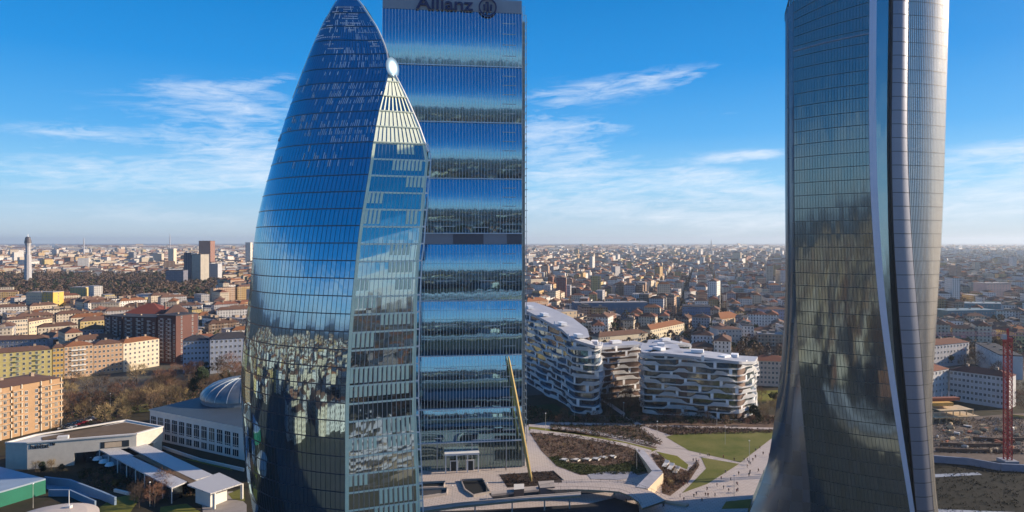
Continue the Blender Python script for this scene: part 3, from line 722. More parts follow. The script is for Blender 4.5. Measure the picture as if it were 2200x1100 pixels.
block('apartment_block', 'white apartment block tinted shade blue under a dark mansard roof, left of a taller twin', AB, 393, 520, 449, 526, 14, 24.6, (.45, .48, .55), 'dark grey', 3.6, 6, 7, 1)  # pale pair: blue of the shade mixed into white walls
block('apartment_block', 'white apartment block tinted shade blue, nearest the curved glass tower, dark mansard roof', AB, 451, 518, 540, 530, 14, 26, (.42, .46, .54), 'dark grey', 4.2, 6, 9, 1)
block('market_hall', 'long hall with a huge plain red tiled roof beyond the brick cluster', 'hall', 256, 748, 352, 752, 46, 20, 'white', (.23, .065, .045), 11, 3, 12, 2)
block('market_hall', 'long hall under brown roof, right of the huge red roof', 'hall', 354, 742, 404, 752, 40, 22, 'cream', 'brown tiled', 8, 3, 8, 2)
block('apartment_tower', 'cream and white slab tower with an orange edge, left half of the yellow tower pair', AB, 56, 905, 90, 900, 22, 33, (.62, .52, .36), 'pale flat', .5, 9, 8, 1)
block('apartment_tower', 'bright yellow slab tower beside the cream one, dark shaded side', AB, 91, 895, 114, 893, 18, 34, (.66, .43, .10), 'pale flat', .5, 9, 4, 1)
block('apartment_tower', 'yellow apartment tower in two tones standing in front of the park trees', AB, 150, 1050, 184, 1050, 22, 30, (.60, .45, .17), 'pale flat', .5, 8, 6, 1)
block('apartment_block', 'cream corner block with tall square windows below the yellow tower pair', AB, 14, 655, 60, 668, 18, 25, 'cream', 'brown tiled', 2.4, 6, 8, 1)
block('apartment_block', 'long sunlit cream block with a curved end, in front of the yellow tower pair', AB, 62, 668, 112, 700, 16, 22, (.60, .50, .34), 'brown tiled', 2.0, 5, 9, 1)
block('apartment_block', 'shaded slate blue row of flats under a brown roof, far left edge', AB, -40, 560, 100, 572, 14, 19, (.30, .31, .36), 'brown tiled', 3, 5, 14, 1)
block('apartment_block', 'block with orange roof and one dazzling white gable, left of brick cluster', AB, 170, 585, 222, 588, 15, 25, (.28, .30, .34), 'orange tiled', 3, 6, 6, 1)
block('office_slab', 'long pale blue glass office slab behind the huge red roof', 'office building', 292, 1010, 374, 1010, 20, 22, (.30, .42, .55), 'pale flat', .5, 4, 14, 1)
block('office_tower', 'dark blue glass office tower, left half of the twin tower on the skyline', 'office tower', 395, 1500, 411, 1500, 28, 76, (.05, .07, .11), 'dark grey', .5, 18, 3, 1)
block('office_tower', 'white and dark striped office tower, right half of the twin tower', 'office tower', 412, 1495, 431, 1490, 28, 73, (.40, .36, .30), 'dark grey', .5, 18, 4, 1)
block('office_tower', 'pale grey grid office block just right of the twin tower', 'office building', 433, 1560, 468, 1560, 22, 50, (.45, .45, .46), 'pale flat', .5, 10, 7, 1)
block('office_tower', 'dark grey low office block left of the twin tower', 'office building', 356, 1440, 394, 1440, 20, 40, (.16, .16, .20), 'dark grey', .5, 8, 8, 1)
block('skyline_tower', 'brown block tower rising over the skyline left of the curved glass tower', 'tower', 427, 2600, 452, 2600, 40, 104, (.28, .15, .11), 'dark grey', .6, 20, 4, 1)
block('skyline_tower', 'small cream tower on the skyline between the brown tower and the white spire', 'tower', 361, 2500, 373, 2500, 22, 76, 'cream', 'pale flat', .5, 16, 2, 1)
block('skyline_tower', 'pale slim tower on the skyline touching the curved glass tower', 'tower', 527, 2700, 538, 2700, 22, 98, (.62, .58, .50), 'pale flat', .5, 16, 2, 1)
block('office_slab', 'long dark blue glass office slab beyond the white wavy residence', 'office building', 1236, 868, 1392, 880, 20, 22, (.13, .20, .28), 'pale flat', .6, 4, 22, 1)
block('office_slab', 'shade-blue office block with a bright white sunlit end wall', 'office building', 1466, 790, 1526, 782, 30, 25, (.20, .24, .34), 'dark grey', .6, 6, 11, 2)  # the front's blue shade is painted into the whole wall colour
block('apartment_block', 'long cream apartment wing with brown roof, nearer half of the crescent', AB, 1286, 610, 1392, 640, 14, 15, (.62, .54, .40), 'brown tiled', 3.4, 4, 22, 1)
block('apartment_block', 'sunlit cream wing with tall end wall, farther half of the crescent', AB, 1398, 645, 1470, 700, 15, 17, (.66, .57, .40), 'orange tiled', 3.6, 4, 16, 2)
block('apartment_block', 'peach block with steep orange roof right of the white end wall', AB, 1548, 735, 1592, 760, 18, 17, (.58, .42, .26), 'orange tiled', 6, 4, 7, 2)
block('apartment_block', 'lilac grey block with vertical window bays left of the twisting tower', AB, 1640, 780, 1692, 780, 20, 23, (.36, .34, .44), 'brown tiled', 2.6, 6, 10, 1)
block('villa_block', 'white villa block with balconies in front of dark park trees', AB, 1543, 610, 1594, 612, 20, 22, (.60, .55, .50), 'brown tiled', 1.6, 5, 7, 2, balc={'n': 'w2', 'c': (.6, .56, .5), 'x': [.3, .7]})
block('apartment_block', 'pinkish cream apartment block with red roof, left of the twisting tower foot', AB, 1616, 476, 1698, 470, 16, 17.5, (.58, .47, .38), 'red tiled', 3.0, 5, 10, 1)
block('apartment_block', 'long white apartment block with regular windows behind the red crane', AB, 2040, 432, 2168, 408, 14, 19.0, (.56, .55, .55), (.17, .07, .055), 3.0, 5, 14, 1)
block('apartment_block', 'white apartment wing beside the twisting tower, behind the orange formwork', AB, 1985, 420, 2038, 434, 14, 19.6, (.58, .57, .56), 'red tiled', 3.0, 5, 7, 1)
block('apartment_block', 'white courtyard wing with red brown roof, second row behind the crane', AB, 1998, 540, 2082, 560, 16, 18, (.52, .51, .52), (.20, .09, .06), 3.5, 4, 12, 1)
block('apartment_block', 'white block with pale roof terrace left of the crane mast', AB, 2096, 560, 2148, 500, 14, 17, (.62, .60, .58), 'dark grey', .6, 5, 9, 1)
block('office_slab', 'long teal glazed hall under a pale roof, far right', 'office building', 2030, 900, 2166, 890, 26, 19, (.12, .27, .30), (.36, .44, .46), .6, 3, 20, 1)
block('office_slab', 'second teal glazed hall in front of the paler one, far right', 'office building', 2036, 790, 2140, 800, 24, 20, (.10, .22, .27), (.25, .36, .40), .6, 3, 18, 1)
block('apartment_tower', 'pink block catching the sun on the far right skyline', AB, 2120, 1150, 2172, 1160, 26, 30, (.62, .42, .36), 'pale flat', .5, 7, 8, 2)
block('apartment_tower', 'small brick red block with a cream sunlit edge, right of the slab tower', AB, 1195, 1100, 1216, 1098, 16, 42, (.24, .10, .09), 'dark grey', .5, 10, 4, 1)
block('apartment_block', 'cream curved looking block with dark archways just right of the slab tower', AB, 1172, 700, 1240, 722, 22, 27, (.60, .46, .30), 'pale flat', .6, 6, 7, 2)

# white broadcasting spire
T = thing('observation_tower', 'slim white observation tower with a dark bulging head on the far left skyline', 'tower', loc=(X(60, 1512), 1512, 0))
m = MB(); m.tube([(0, 0, 0), (0, 0, 72)], [7.6, 6.4], 10); m.build('lower_shaft', mat('pale_concrete', (.46, .45, .46), .7), T)
m = MB(); m.tube([(0, 0, 72), (0, 0, 90), (0, 0, 98)], [4.6, 4.4, 6.4], 10); m.build('upper_shaft', MATS['pale_concrete'], T)
m = MB(); m.tube([(0, 0, 98), (0, 0, 104), (0, 0, 110), (0, 0, 112)], [7, 6.2, 5, 2.6], 12); m.build('head', mat('dark_head', (.10, .09, .10), .5), T)
m = MB(); m.tube([(0, 0, 112), (0, 0, 118)], [.8, .3], 6); m.build('mast', steel, T)
for px, D, h, lb in ((180, 4200, 128, 'thin white spire on the left skyline'), (365, 5200, 165, 'pair topped mast on the skyline above the cream tower'), (1528, 4600, 118, 'thin chimney on the skyline left of the twisting tower')):
    o = MB(); o.tube([(0, 0, 0), (0, 0, h*.8), (0, 0, h)], [5, 3.5, 1], 8); q = o.build('skyline_mast', mat('pale_concrete', (.46, .45, .46), .7)); q.location = (X(px, D), D, 0); tag(q, lb, 'mast')

# ================================================================ SITE
def sheet(name, pix, z, mt, kind='structure', label=None, cat=None, zpix=0.0):
    pts = [G(px, py, zpix) for px, py in pix]; m = MB()
    if sum(pts[i][0]*pts[(i+1) % len(pts)][1]-pts[(i+1) % len(pts)][0]*pts[i][1] for i in range(len(pts))) < 0: pts = pts[::-1]
    me_pts = [(p[0], p[1], z) for p in pts]; m.face(me_pts); o = m.build(name, mt)
    if kind: o['kind'] = kind
    if label: o['label'] = label; 
    if cat: o['category'] = cat
    return o
def grassmat(name, a, b, sc=.12):
    t = NT(name); p = t.pos(); n1 = t.noise(p, sc, 6, .65).outputs[0]; n2 = t.noise(p, 1.8, 3, .6).outputs[0]
    r = t.n('ShaderNodeMapRange'); t.set(r.inputs[0], t.m('ADD', t.m('MULTIPLY', n1, .65), t.m('MULTIPLY', n2, .35))); r.inputs[1].default_value = .36; r.inputs[2].default_value = .64
    return t.done(t.pbr(col=t.mix(r.outputs[0], a, b), rough=.9, spec=.15))
LAWN = grassmat('winter_lawn', (.075, .10, .016), (.19, .17, .055), .06); YLAWN = grassmat('yellow_lawn', (.20, .18, .035), (.11, .12, .025))
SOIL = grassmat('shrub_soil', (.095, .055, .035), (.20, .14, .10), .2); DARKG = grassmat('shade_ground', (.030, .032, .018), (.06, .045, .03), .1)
def paving():
    t = NT('pink_grey_paving'); p = t.pos(); n1 = t.noise(p, .05, 5, .6).outputs[0]; n2 = t.noise(p, .9, 3, .6).outputs[0]
    w_ = t.n('ShaderNodeTexWave', wave_type='BANDS', bands_direction='DIAGONAL'); t.set(w_.inputs['Vector'], p); w_.inputs['Scale'].default_value = .11; w_.inputs['Distortion'].default_value = 3
    f = t.m('MULTIPLY', t.m('ADD', n1, n2), .5); c = t.mix(f, (.62, .54, .49), (.42, .36, .32)); c = t.mix(t.m('MULTIPLY', w_.outputs['Fac'], .25), c, (.56, .52, .50)); bt = t.n('ShaderNodeTexBrick'); t.set(bt.inputs['Vector'], p); bt.inputs['Scale'].default_value = .22; bt.inputs['Mortar Size'].default_value = .03; t.set(bt.inputs['Color1'], (1, 1, 1)); t.set(bt.inputs['Color2'], (.86, .85, .84)); t.set(bt.inputs['Mortar'], (.55, .52, .5)); c = t.mix(.8, c, bt.outputs['Color'], 'MULTIPLY')
    return t.done(t.pbr(col=c, rough=.75, spec=.3))
PAVE = paving(); CONC = mat('site_concrete', (.42, .37, .33), .8, 0, .25, .2); DARKC = mat('slot_shade_dark', (.06, .06, .065), .8, 0, .3, .3)
WHITEW = mat('white_render', (.68, .65, .60), .7, 0, .12, .15); BROWNR = mat('brown_roof_felt', (.15, .10, .055), .9, 0, .3, .3)
BLUER_ = mat('blue_grey_roof', (.30, .38, .46), .5, .1, .15, .2)
BLUER = BLUER_
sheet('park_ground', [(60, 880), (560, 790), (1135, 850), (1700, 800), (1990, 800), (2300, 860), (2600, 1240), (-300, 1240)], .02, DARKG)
sheet('plaza', [(905, 1012), (1130, 915), (1180, 905), (1690, 900), (1700, 1240), (880, 1240)], .06, PAVE)
sheet('park_meadow', [(1125, 880), (1290, 892), (1690, 893), (1690, 925), (1440, 935), (1372, 912), (1130, 905)], .09, SOIL)
sheet('shrub_bed', [(1182, 912), (1378, 912), (1427, 950), (1408, 964), (1334, 945), (1182, 926)], .12, SOIL)
sheet('lawn', [(1430, 939), (1455, 932), (1669, 925), (1666, 936), (1591, 994), (1479, 968)], .12, LAWN)
sheet('lawn', [(1506, 983), (1588, 997), (1520, 1040), (1465, 1060), (1490, 1035), (1517, 1007)], .12, LAWN)
sheet('lawn', [(1408, 970), (1455, 980), (1479, 999), (1476, 1009), (1444, 996)], .12, YLAWN)
sheet('lawn', [(1136, 917), (1236, 928), (1345, 950), (1413, 966), (1400, 971), (1318, 953), (1209, 932), (1136, 925)], .12, YLAWN)
sheet('lawn', [(1640, 1052), (1652, 1028), (1690, 1020), (1690, 1062)], .12, LAWN)
sheet('lawn', [(1560, 1078), (1640, 1070), (1632, 1092), (1550, 1094)], .12, YLAWN)
sheet('lawn', [(1604, 840), (1700, 838), (1700, 858), (1612, 866)], .12, YLAWN)
sheet('lawn', [(1135, 872), (1192, 868), (1232, 892), (1135, 900)], .12, grassmat('dark_hedge_lawn', (.02, .04, .015), (.04, .06, .02)))
sheet('shrub_bed', [(1138, 930), (1222, 934), (1318, 950), (1372, 969), (1402, 1014), (1362, 1024), (1292, 1021), (1247, 1021), (1196, 1002), (1163, 969)], .12, SOIL)
sheet('hedge_bed', [(1178, 982), (1205, 980), (1215, 994), (1300, 1002), (1365, 990), (1396, 1012), (1360, 1020), (1290, 1020), (1248, 1020), (1196, 1001)], .15, grassmat('hedge_green', (.03, .05, .012), (.08, .08, .03), .5))
sheet('shrub_bed', [(1398, 976), (1420, 978), (1440, 1000), (1478, 1012), (1497, 990), (1503, 1000), (1480, 1035), (1440, 1066), (1422, 1060), (1424, 1022)], .12, SOIL)
sheet('footpath', [(1291, 860), (1300, 858), (1372, 908), (1475, 966), (1430, 962), (1364, 912)], .15, PAVE)
sheet('footpath', [(1140, 922), (1236, 934), (1345, 953), (1400, 968), (1399, 972), (1335, 958), (1230, 940), (1138, 929)], .17, PAVE)
sheet('footpath', [(1136, 912), (1250, 921), (1380, 946), (1430, 960), (1425, 964), (1360, 950), (1240, 926), (1136, 917)], .17, PAVE)
sheet('footpath', [(1180, 909), (1690, 920), (1690, 924), (1180, 912)], .15, PAVE)
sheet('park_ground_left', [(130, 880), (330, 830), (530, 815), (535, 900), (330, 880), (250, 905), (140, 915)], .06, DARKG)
sheet('lawn', [(262, 876), (318, 868), (322, 884), (268, 890)], .12, LAWN)
sheet('lawn', [(205, 882), (240, 878), (246, 886), (212, 892)], .12, LAWN)
# ---- earthworks right of the twisting tower
sheet('earthworks', [(1995, 905), (2160, 890), (2400, 880), (2500, 1030), (1995, 1000)], .1, mat('churned_earth', (.05, .035, .028), .95, 0, .6, .10, (.16, .12, .095)))
sheet('shade_dark_field', [(1998, 990), (2500, 1010), (2600, 1200), (1998, 1200)], .14, grassmat('shade_dark_field', (.010, .012, .009), (.026, .023, .017), .06))  # field colour taken near black in place of cast shade
sheet('track', [(2000, 1094), (2300, 1106), (2300, 1120), (2000, 1102)], .2, mat('track_gravel', (.30, .34, .40), .9))
sheet('track', [(1998, 1020), (2100, 1016), (2110, 1021), (1998, 1027)], .2, MATS['track_gravel'])

# ---- pavilion with lettering
z = 11.5
fp = [(-213, 300), (-172.7, 314), (-166.7, 326), (-191, 338), (-218, 312), (-222.5, 300)]
T = thing('pavilion', 'long white pavilion with brown roof and dark lettering on its wall', 'pavilion', loc=(-213, 300, 0))
def local(m, T): m.v = [(v[0]-T.location.x, v[1]-T.location.y, v[2]) for v in m.v]; return m
rib = mat('ribbed_white_wall', (.62, .58, .50), .7, 0, .15, .5); greyw = mat('cool_grey_wall', (.42, .43, .46), .7, 0, .1, .2)
m = MB(); e0, e1 = Vector((-213, 300)), Vector((-172.7, 314))
pp = [(-213, 300), tuple(e0.lerp(e1, .42)), (-203, 318), (-218, 312), (-222.5, 300)]
m.prism(pp, 0, z); m.prism([tuple(e0.lerp(e1, .42)), (-172.7, 314), (-166.7, 326), (-191, 338), (-203, 318)], 5.5, z, bottom=True)
local(m, T).build('wall', rib, T)
m = MB(); m.prism([tuple(e0.lerp(e1, .5)+Vector((0, 2))), tuple(e0.lerp(e1, .95)+Vector((0, 3))), (-170, 325), (-190, 334), (-200, 318)], 0, 5.5); local(m, T).build('ground_floor_glazing', glass('pavilion_glass', (.6, .7, .75), (.03, .03, .035), .2, .1, 2, 3, .01), T)
m = MB(); m.prism([(-168.5, 321), (-166.9, 325.6), (-171, 328), (-173, 323)], 0, 5.5); local(m, T).build('corner_leg', rib, T)
m = MB()
for i in range(len(fp)):
    a, b = Vector((*fp[i], z)), Vector((*fp[(i+1) % len(fp)], z)); m.bar(a+Vector((0, 0, .3)), b+Vector((0, 0, .3)), .9, h=.6)
local(m, T).build('parapet', WHITEW, T)
m = MB(); m.prism([(-209, 304), (-175, 316), (-170.5, 325.5), (-190, 335), (-213, 309)], z+.02, z+.12); local(m, T).build('roof', BROWNR, T)
m = MB(); m.prism([(-203, 304.5), (-199, 306), (-200, 308.5), (-204, 307)], z+.1, z+1.5); local(m, T).build('stair_head', WHITEW, T)
m = MB(); q = e0.lerp(e1, .66); q2 = e0.lerp(e1, .93); nrm2 = Vector((.33, -.94)).normalized()*.06
m.face([(q.x+nrm2.x, q.y+nrm2.y, 6.4), (q2.x+nrm2.x, q2.y+nrm2.y, 6.4), (q2.x+nrm2.x, q2.y+nrm2.y, 9.3), (q.x+nrm2.x, q.y+nrm2.y, 9.3)]); local(m, T).build('terrace_opening', dark_line, T)
m = MB(); q = e0.lerp(e1, .70); q2 = e0.lerp(e1, .86); nrm3 = nrm2*2
m.face([(q.x+nrm3.x, q.y+nrm3.y, 6.6), (q2.x+nrm3.x, q2.y+nrm3.y, 6.6), (q2.x+nrm3.x, q2.y+nrm3.y, 9.0), (q.x+nrm3.x, q.y+nrm3.y, 9.0)]); local(m, T).build('terrace_screen', mat('warm_screen', (.62, .48, .33), .7), T)
def text(body, size, T, org, ax, off, mt, name, ext=.08, bold=.0):
    cu = bpy.data.curves.new(name, 'FONT'); cu.body = body; cu.size = size; cu.extrude = ext; cu.offset = bold
    t_ = bpy.data.objects.new('tmp', cu); COL.objects.link(t_); bpy.context.view_layer.update()
    me = bpy.data.meshes.new_from_object(t_.evaluated_get(bpy.context.evaluated_depsgraph_get())); bpy.data.objects.remove(t_)
    nrm_ = Vector((ax.y, -ax.x, 0))
    for v in me.vertices: v.co = Vector(org)+ax*v.co.x+nrm_*(off+v.co.z)+Vector((0, 0, v.co.y))-Vector(T.location)
    me.materials.clear(); me.materials.append(mt); return link(bpy.data.objects.new(name, me), T)
ax = Vector((40.3, 14, 0)).normalized()
text('habitat™', 2.6, T, Vector((-212, 300.4, 9.0)), ax, .12, mat('black_letters', (.02, .015, .015), .5), 'wall_lettering', bold=.04)
# ---- exhibition palace with dome
T = thing('exhibition_hall', 'white exhibition hall with tall window bays and a glazed dome on its dark roof', 'hall', loc=(-184, 347, 0))
a, b = Vector((-184, 347, 0)), Vector((-100, 300, 0)); d = (b-a).normalized(); nb = Vector((-d.y, d.x, 0)); nb = nb if nb.y > 0 else -nb; W = (b-a).length
m = MB(); q = [a, b, b+nb*78, a+Vector((-3, 1, 0))+nb*52]; m.prism([tuple(v[:2]) for v in q], 0, 14.5); local(m, T).build('wall', WHITEW, T)
m = MB(); m.prism([tuple((v+d*.0)[:2]) for v in (a-nb*.5-d*.4, b-nb*.5, b+nb*78, a+Vector((-3, 1, 0))+nb*52.4)], 14.5, 15.0, 0, 1, bottom=True); local(m, T).build('cornice', [WHITEW, mat('slate_roof', (.05, .07, .09), .55, 0, .2, .1)], T)
me_ = None
def baywin():
    m = MB()
    for x0, x1, z0, z1 in ((-1.9, 1.9, 6.0, 6.25), (-1.9, 1.9, 9.9, 10.1)): m.prism([(x0, -.16), (x1, -.16), (x1, 0), (x0, 0)], z0, z1, 0, bottom=True)
    for x in (-.72, .60): m.prism([(x, -.18), (x+.14, -.18), (x+.14, 0), (x, 0)], 1.2, 11.6, 0, bottom=True)
    m.prism([(-1.9, -.2), (1.9, -.2), (1.9, 0), (-1.9, 0)], 4.2, 5.4, 0, bottom=True)
    m.face([(-1.9, -.05, 1.2), (1.9, -.05, 1.2), (1.9, -.05, 4.2), (-1.9, -.05, 4.2)], 1); m.face([(-1.9, -.05, 5.4), (1.9, -.05, 5.4), (1.9, -.05, 11.8), (-1.9, -.05, 11.8)], 1)
    o = m.build('w', [WHITEW, PANE]); me = o.data; bpy.data.objects.remove(o); return me
bwm = baywin(); rz = math.atan2(d.y, d.x)
for i in range(12):
    o = link(bpy.data.objects.new('window_bay', bwm), T); p = a+d*(3+i*5.6)-nb*.02; o.location = p-Vector(T.location); o.rotation_euler = (0, 0, rz)
dc = Vector((-146, 371, 15)); rr = 21
m = MB(); m.tube([dc, dc+Vector((0, 0, 2.2))], rr, 40); local(m, T).build('drum', mat('drum_glass_band', (.20, .24, .28), .4), T)
m = MB(); P = []
for i in range(9):
    t = i/8*math.pi/2*.92; P.append([dc+Vector((math.cos(t)*(rr+.6)*math.cos(2*math.pi*j/40), math.cos(t)*(rr+.6)*math.sin(2*math.pi*j/40), 2.2+math.sin(t)*9.5)) for j in range(41)])
m.grid(P, 0, lambda i, j: (j*3.3, i*2.2)); dg = glass('dome_glass', (.65, .75, .8), (.12, .14, .155), .10, .38, 3.3, 2.2, .02)
dm = local(m, T).build('dome', dg, T, smooth=True, merge=True)
m = MB()
for j in range(0, 40, 2):
    for i in range(8): m.bar(P[i][j]+Vector((0, 0, .1)), P[i+1][j]+Vector((0, 0, .1)), .22)
m.v = [(v[0]-T.location.x, v[1]-T.location.y, v[2]) for v in m.v]; m.build('dome_ribs', steel, dm)
keep(-146, 371, 60)
# ---- twin canopy roofs
def seamed():
    t = NT('seamed_roof'); p = t.pos(); bt = t.n('ShaderNodeTexBrick'); mp_ = t.n('ShaderNodeMapping'); t.set(mp_.inputs['Vector'], p); mp_.inputs['Rotation'].default_value = (0, 0, .75); t.set(bt.inputs['Vector'], mp_.outputs[0]); bt.inputs['Scale'].default_value = .35; bt.inputs['Mortar Size'].default_value = .03
    t.set(bt.inputs['Color1'], (.60, .60, .60)); t.set(bt.inputs['Color2'], (.50, .50, .51)); t.set(bt.inputs['Mortar'], (.28, .28, .29)); n1 = t.noise(p, .3, 5, .6).outputs[0]
    return t.done(t.pbr(col=t.mix(t.m('MULTIPLY', n1, .5), bt.outputs['Color'], (.40, .38, .36)), rough=.6))
SEAM = seamed()
T = thing('canopy_building', 'low building of two long pale roofs ending in an angular white front canopy', 'building', loc=(-150, 285, 0))
roofs = [('long_roof', [(214, 966), (241, 956), (403, 1034), (369, 1048)], 6), ('long_roof', [(272, 958), (313, 953), (458, 1020), (416, 1032)], 6), ('front_canopy', [(402, 1041), (471, 1015), (520, 1038), (452, 1060)], 6.6)]
for nm, pix, zz in roofs:
    pts = [G(px, py, zz) for px, py in pix]; m = MB(); m.prism(pts, zz-.5, zz, bottom=True); local(m, T).build(nm, SEAM, T)
for nm, pix, zz in (('wall', [(218, 970), (240, 962), (392, 1038), (372, 1047)], 5.45), ('wall', [(278, 962), (308, 957), (448, 1021), (422, 1031)], 5.45), ('front_wall', [(420, 1046), (462, 1030), (488, 1042), (452, 1056)], 6.05)):
    pts = [G(px, py, zz) for px, py in pix]; m = MB(); m.prism(pts, 0, zz); local(m, T).build(nm, WHITEW if nm == 'front_wall' else glass('arcade_glass', (.5, .62, .7), (.05, .06, .07), .25, .15, 2, 3, .02), T)
for i in range(9):
    t = i/8; p = G(214+(369-214)*t, 966+(1048-966)*t, 6); m = MB(); m.bar((p[0], p[1], 0), (p[0], p[1], 5.5), .35); local(m, T).build('column', WHITEW, T)
for px, py in ((455, 1058), (515, 1038)): p = G(px, py, 6.6); m = MB(); m.bar((p[0]+.5, p[1]+.8, 0), (p[0]+.5, p[1]+.8, 6.1), .9); local(m, T).build('column', WHITEW, T)
m = MB(); pts = [G(px, py, 6.05) for px, py in ((300, 975), (430, 1036), (414, 1040), (284, 980))]; m.prism(pts, 5.2, 6.0, bottom=True); local(m, T).build('gutter_walk', BROWNR, T)
for i in range(4):
    t = i/3; p = G(228+t*40, 968+t*18, 3); m = MB(); m.tube([(p[0]-3, p[1]-6, 2.2), (p[0]-3, p[1]-6, 3.2), (p[0]-3, p[1]-6, 3.6)], [2.2, 1.6, .2], 10); local(m, T).build('vent_cowl', white_paint, T)
# ---- green hall, ramps and round roof at the bottom left
T = thing('green_hall', 'low green walled hall with a blue grey roof in the bottom left corner', 'hall', loc=(-185, 262, 0))
tp = [G(-60, 1000, 6), G(2, 1003, 6), G(98, 1028, 6), G(0, 1056, 6), G(-80, 1075, 6)]
m = MB(); m.prism(tp, 0, 5.4); local(m, T).build('wall', mat('green_wall', (.012, .16, .10), .6, 0, .2, .2), T)
m = MB(); m.prism([(p[0], p[1]) for p in tp], 5.4, 6.0, bottom=True); local(m, T).build('roof', BLUER, T)
T = thing('round_pavilion', 'round low building with a shallow beige domed roof at the bottom left edge', 'pavilion', loc=(*G(112, 1110, 4), 0))
m = MB(); m.tube([(0, 0, 0), (0, 0, 3)], 13.4, 40); m.build('wall', WHITEW, T)
m = MB(); m.tube([(0, 0, 3), (0, 0, 3.4), (0, 0, 4.3), (0, 0, 4.9), (0, 0, 5.1)], [14.2, 14.2, 10.5, 5.5, .4], 48); m.build('roof', mat('beige_roof', (.55, .47, .40), .7, 0, .12, .15), T)
m = MB(); m.bar((2, 6, 4.4), (2, 6, 11), .18); m.build('mast', white_paint, T)
m = MB(); m.bar((2, 6, 4.4), (2, 6, 5.6), 1.6); m.build('mast_base', WHITEW, T)
def strip3(name, label, cat, pix, z0, z1, mt, wd=.5):
    pts = [Vector((*G(px, py, z1), z1)) for px, py in pix]; T0 = pts[0]; m = MB()
    for p, q in zip(pts, pts[1:]): m.bar(p-Vector((0, 0, (z1-z0)/2)), q-Vector((0, 0, (z1-z0)/2)), wd, h=(z1-z0))
    o = m.build(name, mt); o.data.transform(__import__('mathutils').Matrix.Translation(-Vector((T0.x, T0.y, 0)))); o.location = (T0.x, T0.y, 0); return tag(o, label, cat)
blue = mat('blue_shaded_wall', (.22, .30, .40), .7, 0, .15, .2)  # blue of the tower's shadow painted into the wall colour
strip3('retaining_wall', 'long shade-blue retaining wall running down beside the green hall', 'wall', [(96, 1024), (150, 1030), (220, 1056), (248, 1068)], 0, 3.2, blue, .8)
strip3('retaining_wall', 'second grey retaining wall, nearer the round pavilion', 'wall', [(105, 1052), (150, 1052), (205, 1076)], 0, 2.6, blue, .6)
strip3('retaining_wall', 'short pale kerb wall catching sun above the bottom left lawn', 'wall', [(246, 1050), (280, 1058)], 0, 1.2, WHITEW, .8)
sheet('ramp', [(98, 1030), (150, 1034), (246, 1070), (230, 1078), (150, 1058), (100, 1052)], .2, BLUER)  # bluish colour carries the shadow lying over the ramp
sheet('lawn', [(208, 1096), (240, 1072), (290, 1062), (300, 1072), (275, 1110), (215, 1115)], .2, YLAWN)
sheet('lawn', [(345, 1090), (400, 1083), (430, 1100), (420, 1120), (340, 1120)], .2, YLAWN)
sheet('lawn', [(490, 1062), (524, 1048), (526, 1078), (500, 1074)], .2, LAWN)
sheet('court', [(430, 1062), (500, 1056), (530, 1085), (530, 1130), (440, 1130)], .16, mat('court_paving', (.30, .27, .25), .8, 0, .2, .3))
sheet('lawn', [(380, 985), (480, 995), (500, 1012), (400, 988)], .2, YLAWN)
strip3('garden_wall', 'white garden wall running below the exhibition hall', 'wall', [(350, 958), (430, 985), (524, 1006)], 0, 1.4, WHITEW, .6)
